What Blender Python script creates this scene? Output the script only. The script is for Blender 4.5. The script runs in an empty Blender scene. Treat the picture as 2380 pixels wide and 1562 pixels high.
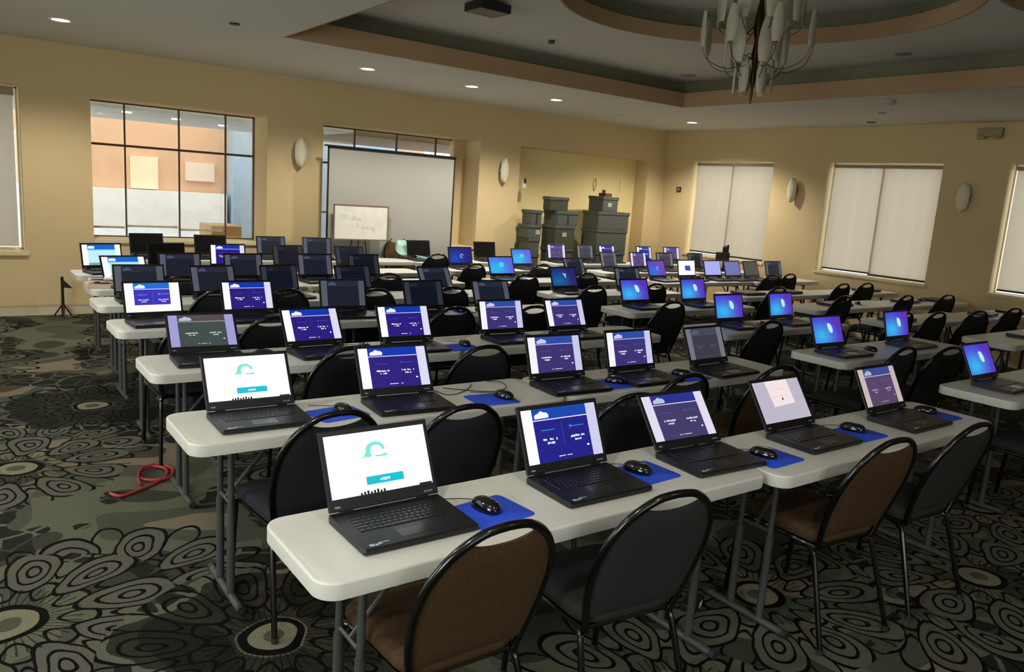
import bpy, bmesh, math, random
from math import sin, cos, pi, radians, sqrt
from mathutils import Vector, Matrix, geometry
random.seed(11)
scene = bpy.context.scene
COL = scene.collection

# ------------------------------------------------------------------ camera, world, light, exposure
FPX = 1810.76
cam_d = bpy.data.cameras.new('camera')
cam = bpy.data.objects.new('camera', cam_d); COL.objects.link(cam)
cam_d.sensor_fit = 'HORIZONTAL'; cam_d.sensor_width = 36.0
cam_d.lens = FPX / 2380 * 36.0
cam_d.clip_start = 0.05
RW = [[0.80915746, -0.58370684, 0.06745761], [-0.05173805, -0.18513366, -0.98135045], [0.58530965, 0.79057691, -0.18000214]]
rt, dn, fw = [Vector(v) for v in RW]
M = Matrix((rt, -dn, -fw)).transposed().to_4x4()
M.translation = Vector((0, 0, 1.74))
cam.matrix_world = M
scene.camera = cam

vs = scene.view_settings
vs.view_transform = 'Standard'; vs.look = 'None'; vs.gamma = 1.0; vs.use_curve_mapping = False
vs.exposure = 0.0

world = bpy.data.worlds.new('world'); scene.world = world; world.use_nodes = True
bg = world.node_tree.nodes['Background']
bg.inputs[0].default_value = (0.93, 0.97, 1.0, 1); bg.inputs[1].default_value = 3.3

def area(name, loc, direction, sx, sy, power, color=(1, 1, 1), spread=pi):
    d = bpy.data.lights.new(name, 'AREA'); d.shape = 'RECTANGLE'; d.size = sx; d.size_y = sy
    d.energy = power; d.color = color; d.spread = spread
    o = bpy.data.objects.new(name, d); COL.objects.link(o); o.location = loc
    o.rotation_euler = Vector(direction).to_track_quat('-Z', 'Z').to_euler()
    return o
# added fill lamps standing in for daylight, outside unseen left and rear windows
LW, RWN = 88.0, 9.0
FILL_TINT = (1.0, 0.965, 0.90)
area('fill_left_near', (-2.95, 0.4, 1.65), (1, 0, -0.08), 2.2, 1.7, LW * 1.1, FILL_TINT)
area('fill_left_far', (-2.95, 5.0, 1.65), (1, 0, -0.08), 2.4, 1.7, LW * 1.1, FILL_TINT)
area('fill_rear', (0.6, -3.25, 1.65), (0, 1, -0.08), 2.4, 1.7, RWN, FILL_TINT)

# ------------------------------------------------------------------ helpers
def lin(h):
    h = h.lstrip('#'); r = []
    for i in (0, 2, 4):
        c = int(h[i:i+2], 16) / 255
        r.append(c / 12.92 if c <= 0.04045 else ((c + 0.055) / 1.055) ** 2.4)
    return tuple(r)
MATS = {}
def mat(name, color='808080', rough=0.5, metal=0.0, spec=0.5, bump=None, noise=None, coat=0.0):
    if name in MATS: return MATS[name]
    m = bpy.data.materials.new(name); m.use_nodes = True; nt = m.node_tree
    b = nt.nodes['Principled BSDF']
    c = lin(color) if isinstance(color, str) else color
    b.inputs['Base Color'].default_value = (*c, 1)
    b.inputs['Roughness'].default_value = rough; b.inputs['Metallic'].default_value = metal
    b.inputs['Specular IOR Level'].default_value = spec
    b.inputs['Coat Weight'].default_value = coat
    tc = nt.nodes.new('ShaderNodeTexCoord')
    nz = nt.nodes.new('ShaderNodeTexNoise'); nt.links.new(tc.outputs['Object'], nz.inputs['Vector'])
    sc, amt = noise or (6.0, 0.06)
    nz.inputs['Scale'].default_value = sc; nz.inputs['Detail'].default_value = 3
    mr = nt.nodes.new('ShaderNodeMapRange'); nt.links.new(nz.outputs['Fac'], mr.inputs['Value'])
    mr.inputs['From Min'].default_value = 0.3; mr.inputs['From Max'].default_value = 0.7
    mr.inputs['To Min'].default_value = 1 - amt; mr.inputs['To Max'].default_value = 1 + amt
    mx = nt.nodes.new('ShaderNodeVectorMath'); mx.operation = 'SCALE'
    mx.inputs[0].default_value = c; nt.links.new(mr.outputs['Result'], mx.inputs['Scale'])
    nt.links.new(mx.outputs['Vector'], b.inputs['Base Color'])
    if bump:
        n2 = nt.nodes.new('ShaderNodeTexNoise'); nt.links.new(tc.outputs['Object'], n2.inputs['Vector'])
        n2.inputs['Scale'].default_value = bump[0]
        bp = nt.nodes.new('ShaderNodeBump'); bp.inputs['Distance'].default_value = bump[1]; bp.inputs['Strength'].default_value = 0.6
        nt.links.new(n2.outputs['Fac'], bp.inputs['Height']); nt.links.new(bp.outputs['Normal'], b.inputs['Normal'])
    MATS[name] = m; return m
def emit(hexc, k=1.0):
    key = 'screen_%s_%.2f' % (hexc, k)
    if key in MATS: return MATS[key]
    m = bpy.data.materials.new(key); m.use_nodes = True; nt = m.node_tree
    b = nt.nodes['Principled BSDF']
    b.inputs['Base Color'].default_value = (0.004, 0.004, 0.004, 1); b.inputs['Roughness'].default_value = 0.45
    b.inputs['Specular IOR Level'].default_value = 0.3
    b.inputs['Emission Color'].default_value = (*lin(hexc), 1); b.inputs['Emission Strength'].default_value = k
    m.cycles.emission_sampling = 'NONE'
    MATS[key] = m; return m

class MB:
    """collects shapes; build() links them as one mesh object"""
    def __init__(s): s.v = []; s.f = []; s.mi = []; s.mats = []; s.uv = {}
    def m(s, material):
        if material not in s.mats: s.mats.append(material)
        return s.mats.index(material)
    def add(s, verts, faces, material):
        k = len(s.v); i = s.m(material); s.v += [tuple(v) for v in verts]
        for f in faces: s.f.append([k + j for j in f]); s.mi.append(i)
        return s
    def box(s, a, b, material, bev=0.0, mtx=None):
        x0, y0, z0 = a; x1, y1, z1 = b
        if bev <= 0:
            v = [(x0,y0,z0),(x1,y0,z0),(x1,y1,z0),(x0,y1,z0),(x0,y0,z1),(x1,y0,z1),(x1,y1,z1),(x0,y1,z1)]
            f = [(0,3,2,1),(4,5,6,7),(0,1,5,4),(1,2,6,5),(2,3,7,6),(3,0,4,7)]
        else:
            bm = bmesh.new(); bmesh.ops.create_cube(bm, size=1)
            for w in bm.verts: w.co = Vector((x0 + (w.co.x + .5) * (x1 - x0), y0 + (w.co.y + .5) * (y1 - y0), z0 + (w.co.z + .5) * (z1 - z0)))
            bmesh.ops.bevel(bm, geom=bm.edges[:], offset=bev, segments=2, profile=.6, affect='EDGES')
            bm.verts.index_update(); v = [w.co.copy() for w in bm.verts]; f = [[w.index for w in q.verts] for q in bm.faces]; bm.free()
        if mtx: v = [mtx @ Vector(w) for w in v]
        return s.add(v, f, material)
    def tube(s, pts, r, material, n=8, closed=False, smooth=0, cap=True):
        pts = [Vector(p) for p in pts]
        if smooth: pts = catmull(pts, smooth, closed)
        R = r if isinstance(r, (list, tuple)) else [r] * len(pts)
        if len(R) != len(pts): R = [R[0] + (R[-1] - R[0]) * i / (len(pts) - 1) for i in range(len(pts))]
        rings = []; up = None
        for i, p in enumerate(pts):
            if closed: t = (pts[(i + 1) % len(pts)] - pts[i - 1])
            else: t = (pts[min(i + 1, len(pts) - 1)] - pts[max(i - 1, 0)])
            t = t.normalized() if t.length > 1e-9 else Vector((0, 0, 1))
            if up is None: up = t.orthogonal().normalized()
            up = (up - t * up.dot(t)); up = up.normalized() if up.length > 1e-6 else t.orthogonal().normalized()
            w = t.cross(up)
            rings.append([p + (up * cos(2 * pi * k / n) + w * sin(2 * pi * k / n)) * R[i] for k in range(n)])
        v = [q for g in rings for q in g]; f = []
        m_ = len(rings)
        for i in range(m_ if closed else m_ - 1):
            a = i * n; b = ((i + 1) % m_) * n
            for k in range(n): f.append((a + k, a + (k + 1) % n, b + (k + 1) % n, b + k))
        if cap and not closed:
            f.append(list(range(n))[::-1]); f.append([(m_ - 1) * n + k for k in range(n)])
        return s.add(v, f, material)
    def lathe(s, prof, material, n=20, c=(0, 0, 0), ax='z', sx=1, sy=1, cap=True):
        v = []; f = []
        for r, z in prof:
            for k in range(n):
                a = 2 * pi * k / n; p = (r * cos(a) * sx, r * sin(a) * sy, z)
                if ax == 'y': p = (p[0], p[2], p[1])
                if ax == 'x': p = (p[2], p[0], p[1])
                v.append((p[0] + c[0], p[1] + c[1], p[2] + c[2]))
        for i in range(len(prof) - 1):
            for k in range(n): f.append((i*n+k, i*n+(k+1)%n, (i+1)*n+(k+1)%n, (i+1)*n+k))
        if cap: f.append(list(range(n))[::-1]); f.append([(len(prof)-1)*n+k for k in range(n)])
        return s.add(v, f, material)
    def loft(s, rings, material, cap=True):
        n = len(rings[0]); v = [q for g in rings for q in g]; f = []
        for i in range(len(rings) - 1):
            for k in range(n): f.append((i*n+k, i*n+(k+1)%n, (i+1)*n+(k+1)%n, (i+1)*n+k))
        if cap: f.append(list(range(n))[::-1]); f.append([(len(rings)-1)*n+k for k in range(n)])
        return s.add(v, f, material)
    def prism(s, outline, y0, y1, material, mtx=None):
        """outline in (x,z), extruded along y"""
        n = len(outline); v = [(x, y0, z) for x, z in outline] + [(x, y1, z) for x, z in outline]
        if mtx: v = [mtx @ Vector(q) for q in v]
        f = [list(range(n)), [n + i for i in range(n)][::-1]] + [(i, n + i, n + (i + 1) % n, (i + 1) % n) for i in range(n)]
        return s.add(v, f, material)
    def mesh(s, name, smooth=False, fix=True, ang=38):
        me = bpy.data.meshes.new(name); me.from_pydata(s.v, [], s.f)
        for m_ in s.mats: me.materials.append(m_)
        me.polygons.foreach_set('material_index', s.mi)
        if fix:
            bm = bmesh.new(); bm.from_mesh(me); bmesh.ops.recalc_face_normals(bm, faces=bm.faces[:]); bm.to_mesh(me); bm.free()
        if smooth:
            me.polygons.foreach_set('use_smooth', [True] * len(me.polygons))
            try: me.set_sharp_from_angle(angle=radians(ang))
            except Exception: pass
        me.update(); return me
    def build(s, name, parent=None, smooth=False, loc=None, fix=True, ang=38):
        o = bpy.data.objects.new(name, s.mesh(name, smooth, fix, ang)); COL.objects.link(o)
        if parent: o.parent = parent
        if loc: o.location = loc
        return o
def catmull(P, k, closed=False):
    out = []; n = len(P)
    for i in range(n if closed else n - 1):
        if closed: a, b, c, d = P[i-1], P[i], P[(i+1) % n], P[(i+2) % n]
        else: a, b, c, d = P[max(i-1, 0)], P[i], P[i+1], P[min(i+2, n-1)]
        for j in range(k):
            t = j / k
            out.append(0.5 * ((2*b) + (c-a)*t + (2*a-5*b+4*c-d)*t*t + (3*b-a-3*c+d)*t*t*t))
    if not closed: out.append(P[-1].copy())
    return out
def tag(o, label=None, cat=None, group=None, kind=None):
    if label: o['label'] = label
    if cat: o['category'] = cat
    if group: o['group'] = group
    if kind: o['kind'] = kind
    return o
def empty(name, loc=(0, 0, 0), rz=0.0):
    o = bpy.data.objects.new(name, None); COL.objects.link(o); o.location = loc; o.rotation_euler = (0, 0, rz)
    o.empty_display_size = 0.05; return o
KIDS = {}
def reg(root, parts):
    KIDS[root.name] = parts
def kids(o): return [c for c in COL.objects if c.parent == o]
def copy_tree(tree, loc, rz, parent=None, first=False):
    """tree = (object, [subtrees]); copies the objects one by one, sharing mesh data"""
    o, subs = tree
    c = o.copy(); COL.objects.link(c)
    if parent is None: c.location = loc; c.rotation_euler = (0, 0, rz)
    else: c.parent = parent
    for t in subs: copy_tree(t, None, None, c)
    return c
def struct(o): o['kind'] = 'structure'; return o
def rrect(x0, y0, x1, y1, r, n=6):
    out = []
    for cx, cy, a0 in ((x1-r, y1-r, 0), (x0+r, y1-r, pi/2), (x0+r, y0+r, pi), (x1-r, y0+r, 3*pi/2)):
        for k in range(n + 1):
            a = a0 + pi/2 * k / n; out.append((cx + r*cos(a), cy + r*sin(a)))
    return out
ORD = ['zeroth', 'first', 'second', 'third', 'fourth', 'fifth', 'sixth', 'seventh', 'eighth', 'ninth', 'tenth', 'eleventh', 'twelfth']

# ------------------------------------------------------------------ node arithmetic
class E:
    nt = None
    def __init__(s, v): s.v = v
    @staticmethod
    def op(o, *a):
        n = E.nt.nodes.new('ShaderNodeMath'); n.operation = o
        for i, x in enumerate(a):
            x = x.v if isinstance(x, E) else x
            if isinstance(x, (int, float)): n.inputs[i].default_value = x
            else: E.nt.links.new(x, n.inputs[i])
        return E(n.outputs[0])
    def __add__(s, o): return E.op('ADD', s, o)
    __radd__ = __add__
    def __sub__(s, o): return E.op('SUBTRACT', s, o)
    def __rsub__(s, o): return E.op('SUBTRACT', o, s)
    def __mul__(s, o): return E.op('MULTIPLY', s, o)
    __rmul__ = __mul__
    def __truediv__(s, o): return E.op('DIVIDE', s, o)
def Emin(*a):
    r = a[0]
    for b in a[1:]: r = E.op('MINIMUM', r, b)
    return r
def Emax(*a):
    r = a[0]
    for b in a[1:]: r = E.op('MAXIMUM', r, b)
    return r
def lt(a, b): return E.op('LESS_THAN', a, b)
def gt(a, b): return E.op('GREATER_THAN', a, b)
def Eabs(a): return E.op('ABSOLUTE', a)
def hyp(a, b): return E.op('SQRT', a * a + b * b)

# ------------------------------------------------------------------ materials
WALL = mat('wall_paint', 'd0b88a', 0.85, noise=(0.8, 0.03), bump=(60, 0.0006))
CEIL = mat('ceiling_paint', 'c9c7bd', 0.9, noise=(0.8, 0.02))
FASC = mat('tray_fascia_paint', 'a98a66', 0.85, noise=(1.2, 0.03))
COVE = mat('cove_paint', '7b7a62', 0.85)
TRIMM = mat('baseboard_paint', 'c8bd9a', 0.6)
PLASTIC = mat('table_plastic', 'd9d8cf', 0.42, noise=(40, 0.012), bump=(160, 0.0004))
LEGM = mat('table_leg_grey', '4e514f', 0.5, 0.3)
TIP = mat('dark_plastic_cap', '2a2a2a', 0.5)
CHF = mat('chair_frame_black', '060606', 0.2, 0.0, 0.5, coat=0.25)
def fabric(name, hexc, amt=0.18): return mat(name, hexc, 0.9, spec=0.15, noise=(220, amt), bump=(300, 0.001))
F_BROWN = fabric('bronze_fabric', '4b3926', 0.3)
F_GREY = fabric('grey_fabric', '31312f')
F_DARK = fabric('charcoal_fabric', '2c2d31')
LAP = mat('laptop_black', '131418', 0.42, noise=(30, 0.03))
LAPB = mat('laptop_bezel', '101114', 0.5)
KEYM = mat('laptop_keys', '101115', 0.35)
STICK = mat('sticker_silver', 'aeb9c6', 0.3)
BLUEPAD = mat('mouse_pad_blue', '2551dc', 0.85, noise=(200, 0.05))
MOUSE = mat('mouse_gloss_black', '07070a', 0.12, coat=0.8)
BLACK = mat('matte_black', '0c0c0d', 0.6)
GREYBOX = mat('grey_case', '4b4e47', 0.6, noise=(4, 0.06))
GREYBOXD = mat('grey_case_brown', '403c30', 0.7)
LABELM = mat('case_label', '9aa091', 0.6)
FROST = mat('frosted_glass', 'b3aa95', 0.5)
BRASS = mat('bronze_metal', '4a3824', 0.35, 0.8)
MULL = mat('window_frame_bronze', '5b4636', 0.5, 0.2)
SILL = mat('window_sill_paint', 'd8c7a0', 0.6)
CREAM = mat('cream_frame', 'e9dcc0', 0.6)

def glass_mat():
    m = bpy.data.materials.new('window_glass'); m.use_nodes = True; nt = m.node_tree; nt.nodes.clear()
    o = nt.nodes.new('ShaderNodeOutputMaterial'); mx = nt.nodes.new('ShaderNodeMixShader'); mx.inputs[0].default_value = 0.06
    t = nt.nodes.new('ShaderNodeBsdfTransparent'); t.inputs[0].default_value = (0.93, 0.97, 0.98, 1)
    g = nt.nodes.new('ShaderNodeBsdfGlossy'); g.inputs['Roughness'].default_value = 0.02
    nt.links.new(t.outputs[0], mx.inputs[1]); nt.links.new(g.outputs[0], mx.inputs[2]); nt.links.new(mx.outputs[0], o.inputs[0]); return m
GLASS = glass_mat()
def shade_mat(name, col, transp, trans_col=None):
    m = bpy.data.materials.new(name); m.use_nodes = True; nt = m.node_tree; nt.nodes.clear()
    o = nt.nodes.new('ShaderNodeOutputMaterial')
    tr = nt.nodes.new('ShaderNodeBsdfTransparent'); tr.inputs[0].default_value = (*(trans_col or (1, 1, 1)), 1)
    tl = nt.nodes.new('ShaderNodeBsdfTranslucent'); tl.inputs[0].default_value = (*lin(col), 1)
    df = nt.nodes.new('ShaderNodeBsdfDiffuse')
    tc = nt.nodes.new('ShaderNodeTexCoord'); wv = nt.nodes.new('ShaderNodeTexNoise'); wv.inputs['Scale'].default_value = 3
    mpn = nt.nodes.new('ShaderNodeMapping'); mpn.inputs['Scale'].default_value = (4, 4, 0.15)
    nt.links.new(tc.outputs['Object'], mpn.inputs[0]); nt.links.new(mpn.outputs[0], wv.inputs['Vector'])
    mr = nt.nodes.new('ShaderNodeMapRange'); mr.inputs['To Min'].default_value = 0.93; mr.inputs['To Max'].default_value = 1.05
    nt.links.new(wv.outputs['Fac'], mr.inputs['Value'])
    sc = nt.nodes.new('ShaderNodeVectorMath'); sc.operation = 'SCALE'; sc.inputs[0].default_value = lin(col)
    nt.links.new(mr.outputs[0], sc.inputs['Scale'])
    nt.links.new(sc.outputs['Vector'], df.inputs[0]); nt.links.new(sc.outputs['Vector'], tl.inputs[0])
    a = nt.nodes.new('ShaderNodeMixShader'); a.inputs[0].default_value = 0.3
    nt.links.new(tl.outputs[0], a.inputs[1]); nt.links.new(df.outputs[0], a.inputs[2])
    b = nt.nodes.new('ShaderNodeMixShader'); b.inputs[0].default_value = transp
    nt.links.new(a.outputs[0], b.inputs[1]); nt.links.new(tr.outputs[0], b.inputs[2]); nt.links.new(b.outputs[0], o.inputs[0]); return m
SHEER = shade_mat('sheer_shade_fabric', 'f6e6d2', 0.76, (1.0, 0.96, 0.90))
SHADE = shade_mat('roller_shade_fabric', 'a99a87', 0.0)
SHADEG = shade_mat('roller_shade_fabric_grey', 'c9c6bd', 0.0)

def carpet():
    m = bpy.data.materials.new('floral_carpet'); m.use_nodes = True; nt = m.node_tree; E.nt = nt
    b = nt.nodes['Principled BSDF']; b.inputs['Roughness'].default_value = 0.95; b.inputs['Specular IOR Level'].default_value = 0.1
    geo = nt.nodes.new('ShaderNodeNewGeometry')
    wn = nt.nodes.new('ShaderNodeTexNoise'); wn.inputs['Scale'].default_value = 3.0; nt.links.new(geo.outputs['Position'], wn.inputs['Vector'])
    warp = nt.nodes.new('ShaderNodeVectorMath'); warp.operation = 'MULTIPLY_ADD'
    nt.links.new(wn.outputs['Color'], warp.inputs[0]); warp.inputs[1].default_value = (0.10, 0.10, 0); nt.links.new(geo.outputs['Position'], warp.inputs[2])
    P = nt.nodes.new('ShaderNodeSeparateXYZ'); nt.links.new(warp.outputs[0], P.inputs[0])
    px, py = E(P.outputs[0]) - 0.05, E(P.outputs[1]) - 0.05
    vo = nt.nodes.new('ShaderNodeTexVoronoi'); vo.voronoi_dimensions = '2D'; vo.inputs['Scale'].default_value = 0.66; vo.inputs['Randomness'].default_value = 0.6
    nt.links.new(warp.outputs[0], vo.inputs['Vector'])
    C = nt.nodes.new('ShaderNodeSeparateXYZ'); nt.links.new(vo.outputs['Position'], C.inputs[0])
    cx, cy = E(C.outputs[0]), E(C.outputs[1])
    CC = nt.nodes.new('ShaderNodeSeparateXYZ'); nt.links.new(vo.outputs['Color'], CC.inputs[0])
    rnd = E(CC.outputs[0]); rn2 = E(CC.outputs[1])
    for (ax, ay, s) in ((0.13, 3.26, .2), (2.96, 1.96, .6), (4.14, 1.51, .5), (0.95, 2.70, .9), (0.28, 5.04, .4), (5.2, 1.96, .5)):
        k = lt(hyp(px - ax, py - ay), 0.60)
        cx = cx * (1 - k) + k * ax; cy = cy * (1 - k) + k * ay; rnd = rnd * (1 - k) + k * s
    dx, dy = px - cx, py - cy
    r = hyp(dx, dy); th = E.op('ARCTAN2', dy, dx) + rnd * 6.0
    def petals(n, rc, L, W, off):
        seg = 2 * pi / n
        a = E.op('WRAP', th + off, seg / 2, -seg / 2)
        w = r * E.op('SINE', a); u = (r * E.op('COSINE', a) - rc) / L
        wid = W * (1 - 0.0 * 1) * (1.0 + u * 0.35)
        e = hyp(u, w / wid)
        return e
    e1 = petals(10, 0.42, 0.20, 0.105, 0.0)
    e2 = petals(10, 0.235, 0.075, 0.05, 0.314)
    e3 = petals(10, 0.50, 0.15, 0.055, 0.314)
    def ring(e, at_, w): return lt(Eabs(e - at_), w)
    line = Emax(ring(e1, 0.97, 0.055), ring(e1, 0.58, 0.045), ring(e1, 0.24, 0.05))
    in1 = lt(e1, 1.0)
    line3 = ring(e3, 1.0, 0.08) * (1 - in1)
    line2 = ring(e2, 0.95, 0.12) * (1 - lt(e1, 0.9))
    core = Emax(ring(r, 0.115, 0.016), lt(r, 0.045) * 0.6)
    rays = gt(E.op('SINE', th * 44.0 + r * 12.0), 0.75) * lt(Eabs(r - 0.19), 0.06)
    lines = Emax(line, line2, line3, core, rays * 0.75)
    # background patches
    n1 = nt.nodes.new('ShaderNodeTexNoise'); n1.inputs['Scale'].default_value = 1.1; n1.inputs['Detail'].default_value = 1.0
    nt.links.new(geo.outputs['Position'], n1.inputs['Vector'])
    r1 = nt.nodes.new('ShaderNodeValToRGB'); nt.links.new(n1.outputs['Fac'], r1.inputs[0]); cr = r1.color_ramp
    cr.interpolation = 'CONSTANT'
    cr.elements[0].position = 0.0; cr.elements[0].color = (*lin('45453b'), 1)
    cr.elements[1].position = 0.42; cr.elements[1].color = (*lin('6b6c5a'), 1)
    for pos, h in ((0.50, '55584a'), (0.57, '857a66'), (0.64, '4e4a3c')):
        e_ = cr.elements.new(pos); e_.color = (*lin(h), 1)
    # scale-like leaves in part of the ground
    wv = nt.nodes.new('ShaderNodeTexVoronoi'); wv.voronoi_dimensions = '2D'; wv.feature = 'DISTANCE_TO_EDGE'; wv.inputs['Scale'].default_value = 7.0
    nt.links.new(warp.outputs[0], wv.inputs['Vector'])
    n3 = nt.nodes.new('ShaderNodeTexNoise'); n3.inputs['Scale'].default_value = 1.6; nt.links.new(warp.outputs[0], n3.inputs['Vector'])
    leafzone = gt(E(n3.outputs['Fac']), 0.52) * gt(r, 0.5)
    leaf = lt(E(wv.outputs['Distance']), 0.07)
    # petals fill a little lighter than the ground, dark medallions darker
    dark = gt(rnd, 0.75)
    def mixc(fac, a, bcol):
        n = nt.nodes.new('ShaderNodeMix'); n.data_type = 'RGBA'
        nt.links.new(fac.v, n.inputs['Factor'])
        for idx, c in ((6, a), (7, bcol)):
            if isinstance(c, tuple): n.inputs[idx].default_value = (*c, 1)
            else: nt.links.new(c, n.inputs[idx])
        return n.outputs[2]
    c = r1.outputs['Color']
    c = mixc(leafzone * (1 - leaf), c, lin('2b2b26'))
    c = mixc(in1 * (1 - dark), c, lin('67665a'))
    c = mixc(lt(r, 0.115), c, lin('8a8770'))
    c = mixc(dark * lt(r + (E(n3.outputs['Fac']) - 0.5) * 1.1, 0.50) * gt(r, 0.14) * 0.8, c, lin('161a14'))
    c = mixc(lines, c, lin('0b0c09'))
    pile = nt.nodes.new('ShaderNodeTexNoise'); pile.inputs['Scale'].default_value = 140; pile.inputs['Detail'].default_value = 2
    nt.links.new(geo.outputs['Position'], pile.inputs['Vector'])
    mr = nt.nodes.new('ShaderNodeMapRange'); nt.links.new(pile.outputs['Fac'], mr.inputs['Value'])
    mr.inputs['To Min'].default_value = 0.48; mr.inputs['To Max'].default_value = 1.05
    sc = nt.nodes.new('ShaderNodeVectorMath'); sc.operation = 'SCALE'; nt.links.new(c, sc.inputs[0]); nt.links.new(mr.outputs[0], sc.inputs['Scale'])
    nt.links.new(sc.outputs['Vector'], b.inputs['Base Color'])
    bp = nt.nodes.new('ShaderNodeBump'); bp.inputs['Distance'].default_value = 0.004; nt.links.new(pile.outputs['Fac'], bp.inputs['Height']); nt.links.new(bp.outputs[0], b.inputs['Normal'])
    return m
CARPET = carpet()

# ------------------------------------------------------------------ room shell
XL, XR, YB, YF, ZC = -2.7, 10.87, -3.0, 10.29, 3.03
TH = 0.16
def wall(name, horizontal, fixed0, fixed1, a0, a1, openings, material):
    """openings: (a_start, a_end, z0, z1)"""
    mb = MB(); cuts = sorted(openings); cur = a0
    def bx(u0, u1, z0, z1):
        if u1 - u0 < 1e-4 or z1 - z0 < 1e-4: return
        if horizontal: mb.box((u0, fixed0, z0), (u1, fixed1, z1), material)
        else: mb.box((fixed0, u0, z0), (fixed1, u1, z1), material)
    for u0, u1, z0, z1 in cuts:
        bx(cur, u0, 0, ZT); bx(u0, u1, 0, z0); bx(u0, u1, z1, ZT); cur = u1
    bx(cur, a1, 0, ZT)
    return struct(mb.build(name))
ZT = 3.03
SZ, HZ = 0.87, 2.50
W1 = (1.44, 3.47, SZ, HZ); W2 = (4.23, 6.77, SZ, HZ)
W0 = (-1.35, 0.755, 0.72, 2.53)
NI = (7.54, 10.42, 0.0, 2.48)
wall('wall_front', True, YF, YF + 0.60, XL - .3, XR + .3, [W0, W1, W2, (NI[0], NI[1], 0, NI[3])], WALL)
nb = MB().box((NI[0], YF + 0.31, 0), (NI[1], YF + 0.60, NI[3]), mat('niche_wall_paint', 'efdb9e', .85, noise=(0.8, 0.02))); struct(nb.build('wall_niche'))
RO = [(2.75, 4.46, SZ + .02, 2.52), (5.28, 6.97, SZ + .02, 2.52), (7.94, 9.64, SZ + .02, 2.52)]
wall('wall_right', False, XR, XR + 0.25, YB - .3, YF, RO, WALL)
wall('wall_left', False, XL - 0.16, XL, YB - .3, YF, [(-0.8, 1.6, 0.8, 2.5), (3.8, 6.2, 0.8, 2.5)], WALL)
wall('wall_rear', True, YB - 0.16, YB, XL, XR, [(-0.7, 1.9, 0.8, 2.5)], WALL)
struct(MB().box((XL - .3, YB - .3, -0.12), (XR + .3, YF + .6, 0.0), CARPET).build('floor'))
bb = MB()
for a, b_ in ((XL, NI[0]), (NI[1], XR)): bb.box((a, YF - .015, 0), (b_, YF, .115), TRIMM); bb.box((a, YF - .02, .105), (b_, YF, .115), TRIMM)
struct(bb.build('baseboard_front'))
struct(MB().box((XR - .015, YB, 0), (XR, YF - .02, .115), TRIMM).build('baseboard_right'))
struct(MB().box((XL, YB, 0), (XL + .015, YF - .02, .115), TRIMM).build('baseboard_left'))
struct(MB().box((XL + .02, YB, 0), (XR - .02, YB + .015, .115), TRIMM).build('baseboard_rear'))

# ceiling with tray and circular recesses
def plate_with_holes(mb, outer, holes, z, material):
    bm = bmesh.new(); edges = []
    for loop in [outer] + holes:
        vs_ = [bm.verts.new((x, y, z)) for x, y in loop]
        edges += [bm.edges.new((vs_[i], vs_[(i + 1) % len(vs_)])) for i in range(len(vs_))]
    bmesh.ops.triangle_fill(bm, use_beauty=True, use_dissolve=False, edges=edges, normal=(0, 0, -1))
    bm.verts.index_update()
    mb.add([v.co.copy() for v in bm.verts], [[v.index for v in f.verts] for f in bm.faces], material); bm.free()
def circ(cx, cy, r, n=72): return [(cx + r * cos(2*pi*k/n), cy + r * sin(2*pi*k/n)) for k in range(n)]
TX0, TX1, TY0, TY1 = 2.70, 8.18, -0.9, 7.53
tray = [(TX0, TY0), (TX1, TY0), (TX1, TY1), (TX0, TY1)]
Z1, Z2 = 3.215, 3.38
cb = MB()
for a, b_ in (((XL-.3, YB-.3), (TX0-.02, YF+.6)), ((TX1+.02, YB-.3), (XR+.3, YF+.6)), ((TX0-.02, YB-.3), (TX1+.02, TY0-.02)), ((TX0-.02, TY1+.02), (TX1+.02, YF+.6))):
    cb.box((*a, ZC), (*b_, ZC + 0.02), CEIL)
struct(cb.build('ceiling'))
def strip(mb, loop, z0, z1, material, th=0.02):
    n = len(loop); cx = sum(p[0] for p in loop) / n; cy = sum(p[1] for p in loop) / n
    outer = []
    for i in range(n):
        p0, p1, p2 = Vector(loop[i-1]), Vector(loop[i]), Vector(loop[(i+1) % n])
        d1 = (p1 - p0).normalized(); d2 = (p2 - p1).normalized(); nn = Vector((d1.y + d2.y, -d1.x - d2.x)).normalized()
        k = th / max(0.3, nn.dot(Vector((d1.y, -d1.x))))
        outer.append(p1 + nn * k)
    rings = [[(*p, z0) for p in loop], [(*p, z1) for p in loop], [(p.x, p.y, z1) for p in outer], [(p.x, p.y, z0) for p in outer]]
    v = [q for g in rings for q in g]; f = []
    for i in range(4):
        a, c = i * n, ((i + 1) % 4) * n
        for k in range(n): f.append((a + k, a + (k + 1) % n, c + (k + 1) % n, c + k))
    mb.add(v, f, material)
def grow(loop, d):
    if len(loop) == 4:
        (x0, y0), (x1, y1) = loop[0], loop[2]; return [(x0-d, y0-d), (x1+d, y0-d), (x1+d, y1+d), (x0-d, y1+d)]
    n = len(loop); cx = sum(p[0] for p in loop)/n; cy = sum(p[1] for p in loop)/n
    r = sqrt((loop[0][0]-cx)**2 + (loop[0][1]-cy)**2); return circ(cx, cy, r + d, n)
C1 = circ(5.47, 4.33, 1.62); C2 = circ(6.62, 1.82, 1.09)
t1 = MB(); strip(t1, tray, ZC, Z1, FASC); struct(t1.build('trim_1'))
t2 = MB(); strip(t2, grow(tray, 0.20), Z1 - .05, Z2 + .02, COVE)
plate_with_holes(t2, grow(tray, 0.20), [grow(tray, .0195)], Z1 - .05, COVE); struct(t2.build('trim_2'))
t3 = MB(); plate_with_holes(t3, grow(tray, 0.22), [grow(C1, .0195), grow(C2, .0195)], Z2, CEIL); struct(t3.build('trim_3'))
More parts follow.
